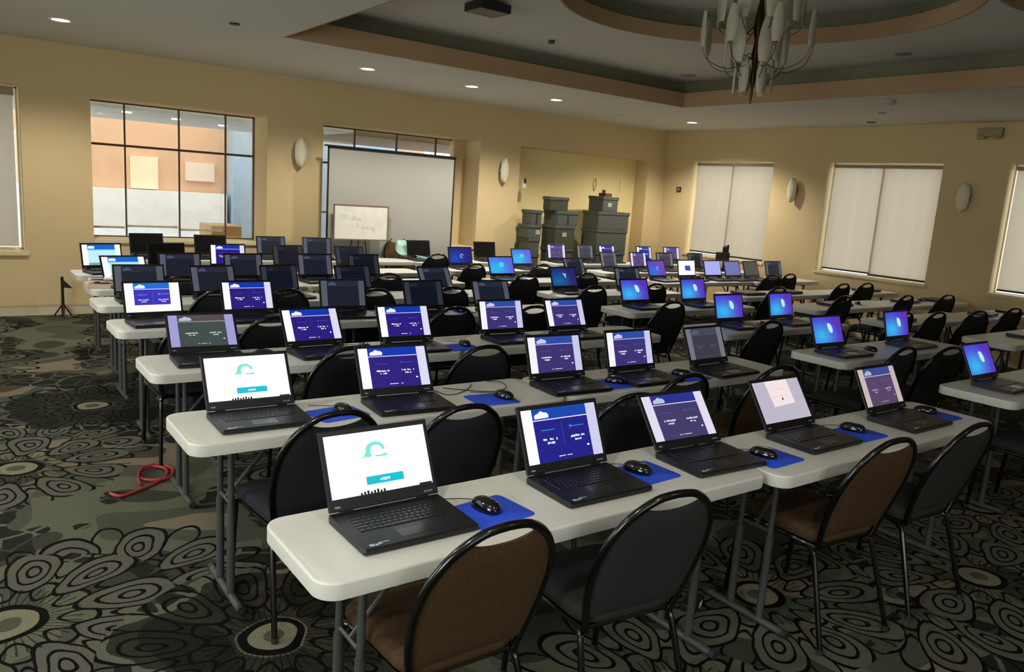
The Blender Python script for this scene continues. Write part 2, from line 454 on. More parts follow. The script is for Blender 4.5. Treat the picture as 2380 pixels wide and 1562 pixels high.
for i, c_ in enumerate((C1, C2)):
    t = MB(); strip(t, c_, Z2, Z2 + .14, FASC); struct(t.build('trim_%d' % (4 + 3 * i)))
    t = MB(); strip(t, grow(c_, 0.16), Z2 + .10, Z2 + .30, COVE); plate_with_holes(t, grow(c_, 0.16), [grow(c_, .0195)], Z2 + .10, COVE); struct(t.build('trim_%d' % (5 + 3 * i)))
    t = MB(); plate_with_holes(t, grow(c_, 0.18), [], Z2 + .29, CEIL); struct(t.build('trim_%d' % (6 + 3 * i)))

# ------------------------------------------------------------------ windows
def window(n, x0, x1, z0, z1, y, mulls, trans, fr=0.016, material=MULL, axis='x'):
    r = empty('window_%d' % n, (0, 0, 0)); struct(r); mb = MB(); g = MB()
    def bx(a, b_, c, d, dy0, dy1, m_, t):
        if axis == 'x': t.box((a, y + dy0, c), (b_, y + dy1, d), m_)
        else: t.box((y + dy0, a, c), (y + dy1, b_, d), m_)
    for a, b_, c, d in ((x0, x1, z0, z0 + fr), (x0, x1, z1 - fr, z1), (x0, x0 + fr, z0, z1), (x1 - fr, x1, z0, z1)): bx(a, b_, c, d, 0, .05, material, mb)
    for m_ in mulls: bx(m_ - .009, m_ + .009, z0, z1, -.004, .03, material, mb)
    for t_ in trans: bx(x0, x1, t_ - .014, t_ + .014, -.002, .03, material, mb)
    mb.build('window_frame', r)
    bx(x0, x1, z0, z1, .022, .026, GLASS, g); g.build('pane', r)
    return r
window(1, W1[0], W1[1], SZ, HZ, 10.80, [1.88, 2.51, 3.09], [1.99])
window(2, W2[0], W2[1], SZ, HZ, 10.80, [4.92, 5.60, 6.28], [1.99])
window(3, W0[0], W0[1], W0[2], W0[3], 10.62, [-0.3], [], material=CREAM)
for i, (a, b_, z0, z1) in enumerate(RO): window(4 + i, a, b_, z0, z1, XR + 0.16, [(a + b_) / 2], [], axis='y', material=CREAM)
window(7, -0.8, 1.6, .8, 2.5, XL - .12, [.4], [], axis='y', material=CREAM)
window(8, 3.8, 6.2, .8, 2.5, XL - .12, [5.0], [], axis='y', material=CREAM)
window(9, -0.7, 1.9, .8, 2.5, YB - .12, [.6], [], material=CREAM)
struct(MB().box((6.575, 10.74, SZ), (6.77, 10.86, HZ), WALL).build('trim_20'))
# sills
sb = MB().box((W1[0], YF - .03, SZ - .03), (W1[1], 10.80, SZ + .004), SILL); struct(sb.build('trim_10'))
sb = MB().box((W2[0], YF - .03, SZ - .03), (W2[1], 10.80, SZ + .004), SILL); struct(sb.build('trim_11'))
sb = MB().box((W0[0] - .04, YF - .035, W0[2] - .035), (W0[1] + .03, 10.62, W0[2] + .004), SILL); struct(sb.build('trim_12'))
for i, (a, b_, z0, z1) in enumerate(RO):
    sb = MB().box((XR - .02, a - .02, z0 - .03), (XR + .16, b_ + .02, z0 + .004), SILL); struct(sb.build('trim_%d' % (13 + i)))

def roller(name, label, a, b_, z0, z1, y, material, axis='x', cass=0.06, curl=0.0, sag=True, group='roller shades'):
    r = empty(name, (0, 0, 0)); tag(r, label, 'roller shade')
    f = MB(); h = MB(); k = MB()
    n = 14
    def P(u, d, z): return (u, y + d, z) if axis == 'x' else (y + d, u, z)
    v = []; fc = []
    for i in range(n + 1):
        u = a + (b_ - a) * i / n; w = 0.004 * sin(i * 1.1)
        for z, dd in ((z1, 0), ((z0 + z1) / 2, w), (z0, w * 1.4)): v.append(P(u, dd, z))
    for i in range(n):
        for j in range(2): fc.append((i*3+j, (i+1)*3+j, (i+1)*3+j+1, i*3+j+1))
    f.add(v, fc, material); f.build('shade_fabric', r, smooth=True, fix=False)
    lo, hi = P(a, -.008, z0 - .025), P(b_, .010, z0)
    h.box(tuple(map(min, lo, hi)), tuple(map(max, lo, hi)), mat('hem_bar_dark', '2a2622', .5) if axis == 'y' else mat('hem_bar', 'd6c7ad', .5)); h.build('hem_bar', r)
    if cass:
        lo, hi = P(a - .01, -.03, z1), P(b_ + .01, .03, z1 + cass)
        k.box(tuple(map(min, lo, hi)), tuple(map(max, lo, hi)), mat('cassette', '9d8d76', .6), .006); k.build('cassette', r)
    return r
roller('roller_shade', 'wide sheer roller shade left of first mullion in tall left window', 1.46, 1.865, 1.0, 2.31, 10.85, SHEER, cass=0)
roller('roller_shade', 'sheer roller shade between first and second mullion of tall left window', 1.90, 2.495, 1.02, 2.31, 10.85, SHEER, cass=0)
roller('roller_shade', 'sheer roller shade between second and third mullion of tall left window', 2.53, 3.075, 0.99, 2.31, 10.85, SHEER, cass=0)
roller('roller_shade', 'short sheer roller shade at top right pane of tall left window', 3.11, 3.45, 2.0, 2.31, 10.85, SHEER, cass=0)
roller('roller_shade', 'sheer roller shade glimpsed at left edge behind projection screen', 4.25, 4.90, 1.3, 2.31, 10.85, SHEER, cass=0)
roller('roller_shade', 'grey roller shade at far left edge of the photo', -1.33, 0.70, 0.80, 2.42, 10.42, SHADEG, cass=.09)
RL = ['nearest right wall window, cut by photo edge', 'middle right wall window', 'far right wall window beside corner']
for i, (a, b_, z0, z1) in enumerate(RO):
    mid = (a + b_) / 2 + .0
    for j, (s0, s1) in enumerate(((mid + .002, b_ - .055), (a + .004, mid + .03))):
        roller('roller_shade', 'cream roller shade, %s half of %s' % (('left', 'right')[j], RL[i]), s0, s1, z0 + .06 - .015 * j, z1 - .075, XR + .10 - .02 * j, SHADE, axis='y', cass=.05)

# ------------------------------------------------------------------ outside
STU = mat('outside_peach_stucco', 'e3b088', .9); OWH = mat('outside_white_paint', 'ffffff', .9); OCR = mat('outside_cream_paint', 'ffe9c2', .9)
OTAN = mat('outside_tan_block', 'b58c58', .9); OGREY = mat('outside_grey', '9fb0bc', .8); PAVE = mat('outside_pavement', 'c9c4ba', .9); OPK = mat('outside_pale_panel', 'f6dcc8', .9)
struct(MB().box((XL - 6, YF + .62, -.25), (18, 24, -.13), PAVE).build('ground_outside'))
struct(MB().box((XR + .3, -8, -.25), (18, YF + .6, -.13), PAVE).build('ground_outside'))
bld = empty('building', (3.0, 16.0, -.13)); tag(bld, 'peach stucco building outside, seen through the sheer shades', 'building')
def bpart(name, a, b_, m_): 
    o = MB().box(a, b_, m_).build(name, bld, loc=(-3.0, -16.0, .13)); return o
bpart('wall', (-3, 16, -.13), (9, 19, 5.0), STU)
bpart('base_wall', (-3, 15.7, -.13), (4.52, 15.98, 1.34), OWH)
bpart('window', (2.86, 15.9, 1.36), (3.32, 15.99, 1.95), OCR)
bpart('window', (3.82, 15.9, 1.56), (4.34, 15.99, 1.91), OPK)
bpart('side_wall', (4.6, 15.6, -.13), (8.2, 15.98, 5.0), OGREY)
OCAN = mat('outside_canopy_paint', 'd3dade', .8)
pl = MB().box((3.82, 14.2, -.13), (4.35, 15.0, .83), OTAN, .02).build('planter_block'); tag(pl, 'tan block planter outside the tall left window', 'planter')
can = MB(); can.box((-2, 11.0, 2.45), (5.0, 13.7, 2.55), OCAN)
can2 = MB(); can2.box((5.0, 11.0, 2.42), (18, 13.7, 2.55), mat('outside_brown_soffit', '9c8874', .8)); tag(can2.build('canopy'), 'brown grey soffit outside above the projection screen window', 'canopy')
tag(can.build('canopy'), 'blue grey canopy soffit outside above the tall left window', 'canopy')
for i, (x_, y_) in enumerate(((2.05, 11.6), (2.75, 12.0), (3.5, 12.4))):
    e_ = MB().lathe([(.06, 2.435), (.06, 2.449)], emit('fff6e6', 3.0), 16, (x_, y_, 0)).build('soffit_light')
    tag(e_, ['small lit round light in canopy above second pane of left window', 'small lit round light in canopy above third pane of left window', 'small lit round light in canopy above fourth pane of left window'][i], 'light', 'canopy lights')

# ------------------------------------------------------------------ tables
def table_tree(L):
    r = empty('folding_table'); D = 0.457; zt = 0.74
    mb = MB(); rings = []
    for ins, z in ((.010, .688), (.001, .690), (0, .694), (0, .7335), (.0020, .7385), (.0060, .740)):
        rings.append([(x, y, z) for x, y in rrect(ins, ins, L - ins, D - ins, .065 - ins * .6, 7)])
    mb.loft(rings, PLASTIC); top = mb.build('tabletop', r, smooth=True, ang=18)
    subs = [(top, [])]
    for x in (0.19, L - 0.19):
        lg = MB()
        for dy in (-.075, .075):
            y = D/2 + dy
            lg.tube([(x, y, .30), (x, y, .694)], .0125, LEGM, 10); lg.tube([(x, y, .03), (x, y, .40)], .0165, LEGM, 10)
        lg.tube([(x, D/2 - .20, .0185), (x, D/2 + .20, .0185)], .0165, LEGM, 10)
        lg.tube([(x, D/2 - .10, .66), (x, D/2 + .10, .66)], .011, LEGM, 8)
        s = 1 if x < L/2 else -1
        lg.tube([(x, D/2, .42), (x + s * .22, D/2, .672), (x + s * .30, D/2, .684)], .008, LEGM, 6)
        lg.tube([(x, D/2 - .075, .42), (x, D/2 + .075, .42)], .008, LEGM, 6)
        o = lg.build('leg', r, smooth=True)
        caps = []
        for yy in (D/2 - .205, D/2 + .205): caps.append((MB().tube([(x, yy - .012, .0185), (x, yy + .012, .0185)], .0180, TIP, 10).build('foot_cap', o), []))
        subs.append((o, caps))
    return (r, subs)
T6 = table_tree(1.829); T5 = table_tree(1.50)
used = {}
def place(tree, loc, rz):
    """first use moves the built thing itself, later uses copy it part by part"""
    k = tree[0].name
    if k not in used:
        used[k] = 1; o = tree[0]; o.location = loc; o.rotation_euler = (0, 0, rz); return o
    c = copy_tree(tree, loc, rz); c['label'] = ''
    return c
LEFT = [(0.72, 1.70, 0), (0.705, 2.895, 0), (0.80, 4.03, 0), (0.84, 5.20, 0), (0.88, 6.20, 0), (0.96, 7.03, radians(1.5)), (0.97, 7.99, radians(1.2)), (1.5, 9.28, 0)]
MID = [(5.0, 1.80, 0), (5.0, 2.875, 0), (5.02, 3.94, 0), (5.04, 5.00, 0), (5.05, 6.02, 0), (5.06, 7.10, 0), (5.10, 8.22, 0), (5.15, 9.20, 0)]
RIGHT = [(7.42, 2.76), (7.42, 3.74), (7.42, 4.66), (7.42, 5.60), (7.40, 6.82), (7.40, 7.90), (7.42, 9.02)]
def rown(i, n): return {0: 'front', 1: 'second', 2: 'third', 3: 'fourth', 4: 'fifth', 5: 'sixth', 6: 'seventh', 7: 'eighth'}[i]
for i, (x, y, a) in enumerate(LEFT):
    for j in range(2):
        dy = (-.055 if i == 0 else (.03 if i == 2 else 0)) * j
        o = place(T6, (x + 1.836 * j * cos(a), y + dy + 1.836 * j * sin(a), 0), a)
        tag(o, 'white plastic folding table, %s half of %s row, left bank of tables' % (('left', 'right')[j], rown(i, 8)), 'table', 'folding tables in rows')
for i, (x, y, a) in enumerate(MID):
    o = place(T6, (x, y, 0), a); tag(o, 'white plastic folding table, single one in %s row of middle bank' % rown(i, 8), 'table', 'folding tables in rows')
for i, (x, y) in enumerate(RIGHT):
    for j in range(2):
        o = place(T5 if j else T6, (x + 1.836 * j, y - .06 * j, 0), 0)
        tag(o, 'white plastic folding table, %s half of %s row, right bank by windows' % (('left', 'right')[j], rown(i, 7)), 'table', 'folding tables in rows')

# ------------------------------------------------------------------ chairs
def hw(z):
    if z < .64: return .172 + (.213 - .172) * sin((z - .40) / .24 * pi / 2)
    t = min(1, (z - .64) / .26); return .213 * max(0, 1 - t ** 2.3) ** (1 / 2.0)
def by(z): return -.185 - .02 * ((z - .40) / .5) - .145 * ((z - .40) / .5) ** 1.25
def chair_tree(fab, name='banquet_chair'):
    r = empty(name)
    # back frame: one bent tube
    pts = []; zs = [.40, .46, .52, .58, .64, .70, .75, .79, .82, .845, .865, .88, .891]
    for z in zs: pts.append((-hw(z), by(z), z))
    pts.append((0, by(.897), .897))
    full = pts + [(-x, y, z) for x, y, z in reversed(pts[:-1])]
    bf = MB().tube(full, .0125, CHF, 10, smooth=2).build('back_frame', r, smooth=True)
    # padded back with scooped top
    mb = MB(); NS, NT = 16, 16; front = []; back = []
    for ti in range(NT + 1):
        t = ti / NT; fr = []; bk = []
        for si in range(NS + 1):
            s = -1 + 2 * si / NS
            ztop = .836 + .030 * s * s; z = .455 + t * (ztop - .455)
            x = s * (hw(z) - .004)
            e = max(0, (1 - abs(s) ** 5)) * max(0, (1 - abs(2 * t - 1) ** 9))
            fr.append((x, by(z) + .006 + .026 * e, z)); bk.append((x, by(z) - .004 - .010 * e, z))
        front.append(fr); back.append(bk)
    v = [p for row in front for p in row] + [p for row in back for p in row]; w = NS + 1; o2 = w * (NT + 1); f = []
    for i in range(NT):
        for k in range(NS):
            a = i * w + k; f.append((a, a + 1, a + w + 1, a + w)); f.append((o2 + a, o2 + a + w, o2 + a + w + 1, o2 + a + 1))
    for k in range(NS): f.append((k, o2 + k, o2 + k + 1, k + 1)); a = NT * w + k; f.append((a, a + 1, o2 + a + 1, o2 + a))
    for i in range(NT): a = i * w; f.append((a, a + w, o2 + a + w, o2 + a)); a = i * w + NS; f.append((a, o2 + a, o2 + a + w, a + w))
    mb.add(v, f, fab); bp = mb.build('backrest', r, smooth=True)
    # seat pad
    rings = []
    for ins, z in ((.03, .418), (.008, .424), (0, .440), (.002, .458), (.012, .472), (.035, .480), (.09, .484)):
        ring = []
        for x, y in rrect(-.21 + ins, -.20 + ins, .21 - ins, .225 - ins, .075 - ins * .5, 6):
            k = .90 + .10 * min(1, max(0, (y + .2) / .2)); ring.append((x * k, y, z - .012 * max(0, (y - .15)) / .075))
        rings.append(ring)
    st = MB().loft(rings, fab).build('seat', r, smooth=True)
    sf = MB()
    for s in (-1, 1): sf.tube([(s*.172, by(.41), .405), (s*.18, -.1, .405), (s*.19, .19, .405)], .011, CHF, 8)
    sf.tube([(-.19, .19, .405), (.19, .19, .405)], .011, CHF, 8); sf.tube([(-.172, -.17, .405), (.172, -.17, .405)], .011, CHF, 8)
    sfo = sf.build('seat_frame', r, smooth=True)
    subs = [(bf, []), (bp, []), (st, []), (sfo, [])]
    for s in (-1, 1):
        for pts_ in ([(s*.188, .13, .405), (s*.192, .185, .398), (s*.196, .205, .37), (s*.205, .235, .012)], [(s*.176, -.12, .405), (s*.182, -.17, .385), (s*.19, -.195, .33), (s*.215, -.29, .012)]):
            lg = MB().tube(pts_, .0115, CHF, 9, smooth=3).build('leg', r, smooth=True)
            p = pts_[-1]; g = MB().lathe([(.013, 0), (.015, .002), (.014, .02)], mat('glide_grey', '2b2b2a', .4), 10, (p[0], p[1], 0)).build('glide', lg)
            subs.append((lg, [(g, [])]))
    return (r, subs)
CH = {'brown': chair_tree(F_BROWN), 'grey': chair_tree(F_GREY), 'dark': chair_tree(F_DARK)}
CNAME = {'brown': 'bronze padded', 'grey': 'grey padded', 'dark': 'charcoal padded'}
# back-top positions measured in the room: bank, row index, x, y of backrest top, rotation in degrees, fabric
CHAIRS = {
 ('left', 0): [(1.145, 1.50, 0, 'brown'), (1.73, 1.45, -6, 'grey'), (2.98, 1.44, -5, 'brown'), (3.59, 1.40, -3, 'grey')],
 ('left', 1): [(1.16, 2.60, 2, 'dark'), (1.66, 2.49, 0, 'dark'), (2.47, 2.36, -6, 'dark'), (3.04, 2.55, 0, 'dark'), (3.74, 2.50, -6, 'brown')],
 ('left', 2): [(1.69, 3.66, 3, 'dark'), (2.41, 3.47, 0, 'dark')],
 ('left', 3): [(1.19, 4.64, 0, 'dark'), (1.62, 4.62, 2, 'dark'), (2.99, 4.73, 0, 'dark'), (3.66, 4.66, 0, 'dark')],
 ('left', 4): [(1.63, 5.80, 0, 'dark'), (2.12, 5.80, 0, 'dark'), (2.83, 5.70, 0, 'dark'), (3.59, 5.76, 0, 'dark')],
 ('left', 5): [(1.56, 6.62, 0, 'dark'), (3.46, 6.72, 0, 'dark')],
 ('mid', 0): [(5.32, 1.42, 0, 'grey')],
 ('mid', 1): [(5.25, 2.58, 0, 'grey'), (5.63, 2.46, -8, 'grey')],
 ('mid', 2): [(5.20, 3.62, 0, 'dark')],
 ('mid', 3): [(5.17, 4.62, 0, 'dark')],
 ('mid', 4): [(5.17, 5.65, 0, 'dark'), (6.10, 5.72, 0, 'dark')],
 ('mid', 5): [(5.04, 6.60, 0, 'dark'), (5.95, 6.65, 0, 'dark')],
 ('mid', 6): [(5.04, 7.60, 8, 'dark'), (6.00, 7.55, 0, 'dark')],
 ('mid', 7): [(5.19, 8.72, 0, 'dark')],
 ('right', 1): [(7.22, 3.62, -3, 'grey'), (7.67, 3.53, -3, 'grey'), (8.36, 3.46, -10, 'grey'), (9.24, 3.48, -6, 'grey')],
 ('right', 2): [(7.79, 4.58, 0, 'dark'), (8.92, 4.48, 0, 'grey'), (9.72, 4.40, -6, 'grey')],
 ('right', 3): [(7.65, 5.30, 0, 'dark'), (9.21, 5.45, 0, 'dark'), (9.76, 5.45, -4, 'grey')],
 ('right', 4): [(8.95, 6.32, -8, 'dark'), (9.51, 6.44, 0, 'dark')],
}
BANK = {'left': 'left bank', 'mid': 'middle bank', 'right': 'right bank'}
GP = {'brown': 0, 'grey': 0, 'dark': 0}
for (bk, ri), lst in CHAIRS.items():
    for k, (x, y, deg, fb) in enumerate(lst):
        a = radians(deg)
        o = place(CH[fb], (x - .352 * sin(a) * 1.0, y + .352 * cos(a), 0), a)
        where = ('only chair' if len(lst) == 1 else '%s chair from left' % ORD[k + 1]) + ' at %s row of %s' % (rown(ri, 8), BANK[bk])
        tag(o, '%s banquet chair, black frame, %s' % (CNAME[fb], where), 'chair', 'banquet chairs pulled up to the tables')
o = place(CH['brown'], (5.20, 9.92 - .35, 0), 0); o.location = (5.21, 9.62, 0); o.rotation_euler = (0, 0, pi); o.location = (5.21, 9.62, 0)
CHAIR_FRONT = o
tag(o, 'bronze banquet chair facing the room behind pale green cloth, by projection screen', 'chair', 'banquet chairs pulled up to the tables')
o.location = (5.24, 9.60, 0); o.scale = (1.1, 1.1, 1.12)

# ------------------------------------------------------------------ laptops
LWD, LDP, LHT = 0.372, 0.245, 0.245
DW, DH, DB = 0.344, 0.194, 0.035   # display size, bottom offset on the lid
def quad(mb, u0, v0, u1, v1, z, m_):
    x0 = -DW/2 + u0 * DW; x1 = -DW/2 + u1 * DW; z0 = DB + v0 * DH; z1 = DB + v1 * DH; y = -.0068 - z * .00006
    mb.add([(x0, y, z0), (x1, y, z0), (x1, y, z1), (x0, y, z1)], [(0, 1, 2, 3)], m_)
def poly(mb, pts, z, m_):
    y = -.0068 - z * .00006
    mb.add([(-DW/2 + u * DW, y, DB + v * DH) for u, v in pts], [list(range(len(pts)))], m_)
def textbar(mb, u0, u1, v0, v1, z, m_, rnd, gap=.2, n=None):
    n = n or max(4, int((u1 - u0) * 60)); w = (u1 - u0) / n
    for i in range(n):
        if rnd.random() < .12: continue
        h0 = v0 if rnd.random() < .85 else v0 - (v1 - v0) * .25; h1 = v1 - (v1 - v0) * rnd.choice((0, .25, .3, .05))
        quad(mb, u0 + w * i, h0, u0 + w * (i + 1 - gap), h1, z, m_)
def scr_portal(bars, bars2, head, cloud, line, body, txt, dim=None, framed=False, seed=1, k=1.0, btxt=None):
    def f():
        mb = MB(); rn = random.Random(seed); b0, b1 = .135, .865; lo = .0
        quad(mb, 0, 0, 1, 1, 0, emit(bars if framed else body, k))
        if framed: lo = .24; b0, b1 = .16, .82
        quad(mb, b0, lo, b1, 1, 1, emit(body, k))
        if not framed: quad(mb, 0, 0, b0, 1, 1, emit(bars, k)); quad(mb, b1, 0, 1, 1, 1, emit(bars2, k))
        quad(mb, b0, .80, b1, 1, 2, emit(head, k)); quad(mb, b0, .775, b1, .795, 3, emit(line, k))
        c = [(b0+.03, .815), (b0+.025, .87), (b0+.045, .90), (b0+.08, .915), (b0+.10, .945), (b0+.125, .955), (b0+.15, .93), (b0+.19, .92), (b0+.215, .88), (b0+.21, .82)]
        poly(mb, c, 3, emit(cloud, k))
        quad(mb, .498, .26, .503, .72, 2, emit(btxt or line, k * .5))
        s = (b1 - b0) / .73
        ts = emit(txt, k); bt = emit(btxt or '4a6ad8', k)
        quad(mb, .22, .585, .40, .60, 3, bt); quad(mb, .62, .60, .80, .615, 3, bt); quad(mb, .60, .585, .625, .64, 3, bt)
        textbar(mb, .23, .42, .40, .44, 4, ts, rn); textbar(mb, .28, .38, .335, .37, 4, ts, rn)
        textbar(mb, .60, .79, .40, .44, 4, ts, rn); textbar(mb, .65, .74, .335, .37, 4, ts, rn)
        if not framed: textbar(mb, .40, .60, .075, .095, 4, ts, rn); quad(mb, .80, .20, .83, .235, 4, ts)
        return mb.mesh('display', fix=False)
    return f
def scr_wave():
    mb = MB(); rn = random.Random(3)
    quad(mb, 0, 0, 1, 1, 0, emit('ffffff', 1.15))
    teal = emit('7fe9dc', 1.0)
    out = []
    for i in range(13):
        a = radians(200 - i * 17); out.append((.475 + .095 * cos(a), .70 + .125 * sin(a)))
    inn = []
    for i in range(13):
        a = radians(200 - i * 17); inn.append((.485 + .062 * cos(a) * (1 - i * .01), .685 + .085 * sin(a)))
    n = len(out); v = out + inn
    for i in range(n - 1): poly(mb, [out[i], out[i+1], inn[i+1], inn[i]], 2, teal)
    poly(mb, [(.33, .56), (.375, .66), (.39, .69), (.43, .73), (.425, .64), (.44, .60), (.40, .585), (.37, .60)], 3, teal)
    poly(mb, [(.45, .615), (.49, .575), (.58, .575), (.585, .625), (.52, .60)], 3, teal)
    quad(mb, .345, .155, .715, .285, 2, emit('16c0d2', 1.0)); textbar(mb, .48, .58, .20, .24, 3, emit('e8fbff'), rn)
    quad(mb, 0, 0, 1, .018, 2, emit('1c1c20'))
    for i in range(8): quad(mb, .27 + .032 * i, .018, .29 + .032 * i, .05 + .012 * (i % 3), 3, emit('1a1a1e'))
    quad(mb, .86, .018, .99, .045, 3, emit('1a1a1e'))
    return mb.mesh('display', fix=False)
def blue_mat(name, c0, c1, glow, gk, gx, gy):
    m = bpy.data.materials.new(name); m.use_nodes = True; nt = m.node_tree; b = nt.nodes['Principled BSDF']; E.nt = nt
    b.inputs['Base Color'].default_value = (.004, .004, .006, 1); b.inputs['Roughness'].default_value = .45
    tc = nt.nodes.new('ShaderNodeTexCoord'); sp = nt.nodes.new('ShaderNodeSeparateXYZ'); nt.links.new(tc.outputs['Object'], sp.inputs[0])
    u = (E(sp.outputs[0]) + DW/2) / DW; v = (E(sp.outputs[2]) - DB) / DH
    g = E.op('POWER', Emax(1 - hyp((u - gx) * 1.1, v - gy) / .8, 0.0), 1.8)
    def mix(fac, a, c):
        n = nt.nodes.new('ShaderNodeMix'); n.data_type = 'RGBA'; nt.links.new(fac.v, n.inputs['Factor'])
        for i, q in ((6, a), (7, c)):
            if isinstance(q, tuple): n.inputs[i].default_value = (*q, 1)
            else: nt.links.new(q, n.inputs[i])
        return n.outputs[2]
    c = mix(Emin(Emax(u * .8 + v * .25, 0.0), 1.0), lin(c0), lin(c1)); c = mix(Emin(g * gk, 1.0), c, lin(glow))
    nt.links.new(c, b.inputs['Emission Color']); b.inputs['Emission Strength'].default_value = 1.0; m.cycles.emission_sampling = 'NONE'
    return m
def scr_blue(key, c0, c1, glow, gk, blob, shape):
    def f():
        mb = MB(); m_ = blue_mat('screen_' + key, c0, c1, glow, gk, .26, .28); quad(mb, 0, 0, 1, 1, 0, m_)
        if shape == 'fin': poly(mb, [(.50, .74), (.56, .76), (.63, .70), (.67, .56), (.67, .42), (.62, .36), (.55, .42), (.51, .55)], 2, emit(blob))
        elif shape == 'square': poly(mb, [(u * .19 + .5, v * .28 + .54) for u, v in rrect(-.5, -.5, .5, .5, .2, 4)], 2, emit(blob))
        elif shape == 'swirl':
            out = [(.56 + .075 * cos(a), .47 + .14 * sin(a)) for a in [i * 2 * pi / 16 for i in range(14)]]; inn = [(.565 + .05 * cos(a), .47 + .09 * sin(a)) for a in [i * 2 * pi / 16 for i in range(14)]]
            for i in range(13): poly(mb, [out[i], out[i+1], inn[i+1], inn[i]], 2, emit(blob))
        else: poly(mb, [(.44, .72), (.60, .68), (.57, .40)], 2, emit(blob))
        return mb.mesh('display', fix=False)
    return f
def scr_plain(hexc, extra=None):
    def f():
        mb = MB(); quad(mb, 0, 0, 1, 1, 0, emit(hexc) if hexc != 'off' else mat('display_off', '0d0d0f', .3))
        if extra: extra(mb)
        return mb.mesh('display', fix=False)
    return f
def x_page(mb):
    rn = random.Random(5); poly(mb, [(.26, 1), (.74, 1), (.76, .40), (.30, .36)], 1, emit('f6e3e4'))
    textbar(mb, .42, .58, .78, .79, 2, emit('c9a9a9'), rn); textbar(mb, .33, .70, .60, .61, 2, emit('c9a9a9'), rn); quad(mb, .51, .50, .54, .56, 3, emit('7a2c2c'))
def x_chip(mb): poly(mb, [(.38, .66), (.70, .66), (.74, .30), (.40, .32)], 1, emit('3a49b0'))
def x_v(mb):
    quad(mb, 0, 0, .14, 1, 1, emit('ffffff', 1.1)); quad(mb, .86, 0, 1, 1, 1, emit('ffffff', 1.1))
    quad(mb, .14, .76, .86, 1, 1, emit('1565cc')); quad(mb, .14, .70, .86, .76, 2, emit('8fdcff')); quad(mb, .16, .80, .32, .93, 2, emit('e8f6ff')); quad(mb, .14, 0, .86, .12, 1, emit('7fa9b0'))
SC = {
 'wave': (scr_wave, 'white teal-wave page'),
 'P1': (scr_portal('ffffff', 'cfd0ee', '0c46b0', 'f2f4ff', 'e4e0ff', '1d1a86', 'f4f4ff', btxt='2f8fe0', k=1.0, seed=1), 'bright blue portal'),
 'P2': (scr_portal('e3dbf0', 'e3dbf0', '2a2f90', 'b9c4da', 'd8d0f4', '403b68', 'e8e4f4', btxt='5050a8', seed=2), 'faded indigo portal'),
 'P3': (scr_portal('ffffff', 'dcdcf6', '0b36ac', 'f4f0ff', 'd8d0ff', '2a1a7c', 'ffffff', btxt='3a4ac0', seed=4), 'vivid violet portal'),
 'P4': (scr_portal('f6f4fa', 'c9c9ea', '2c4ca4', 'c9cdec', 'c9c0ec', '3c3274', 'f0f0ff', btxt='5a4a90', seed=6), 'soft violet portal'),
 'P5': (scr_portal('c9bab6', 'c9b4b8', '3a4a90', 'aab4cc', 'cdbccc', '57446a', 'b8a4b8', btxt='6a5078', seed=7), 'dull mauve portal'),
 'P6': (scr_portal('747480', '74747e', '44465a', '5c5e6e', '54546a', '3b3a48', '56566a', btxt='44445a', seed=8), 'greyed portal'),
 'PG': (scr_portal('a39dd8', 'a39dd8', '544c4c', 'b9c0d8', 'a8a4a4', '3f4b4b', 'c8d4cc', btxt='46544f', seed=9), 'grey green portal'),
 'PW': (scr_portal('ffffff', 'ffffff', '1d6cd0', 'e4ecff', 'd8e8ff', '3a33b4', 'e4e4ff', btxt='8f8fe0', framed=True, seed=10, k=1.05), 'white-framed portal'),
 'PV': (scr_portal('e4dcf0', 'dcdcf0', '42449a', 'a8a8d8', '8888b8', '55407a', '8a7aa8', btxt='584882', seed=12), 'purple portal'),
 'D': (scr_portal('565866', '50525e', '232838', '46506a', '2b3040', '191d2a', '1e2434', btxt='1b202e', seed=11), 'dim navy portal'),
 'D2': (scr_portal('34363e', '303238', '121622', '1e2636', '161a28', '0b1020', '101626', btxt='0d1220', seed=13), 'nearly dark portal'),
 'V': (scr_plain('c4f0f6', x_v), 'pale blue page'),
 'B': (scr_blue('blue', '3a40e0', '5a2fb4', '35b8f0', 1.15, 'b8ecf4', 'fin'), 'blue swirl'),
 'BC': (scr_blue('cyan', '2e7fe8', '5d63dc', '34b4ee', 1.6, '55cdf0', 'square'), 'light blue square'),
 'BD': (scr_blue('navy', '10207c', '101078', '1a4ac0', .9, '9fd0ff', 'swirl'), 'navy swirl'),
 'BK': (scr_blue('dusk', '102a78', '2a1c64', '1070b0', .9, '8fb8d8', 'wedge'), 'dusky blue'),
 'BP': (scr_blue('purple', '4a38c0', '7446b0', '2070d8', 1.2, '7fc8f0', 'swirl'), 'purple blue'),
 'K': (scr_plain('off'), 'black'),
 'G': (scr_plain('bdb7c8', x_page), 'pinkish page'),
 'WC': (scr_plain('ffffff', x_chip), 'white blue-emblem'),
 'L': (scr_plain('a9adf0'), 'lavender'),
 'LD': (scr_plain('6f72b0'), 'dull lavender'),
 'GR': (scr_plain('4b483f'), 'dull grey'),
}
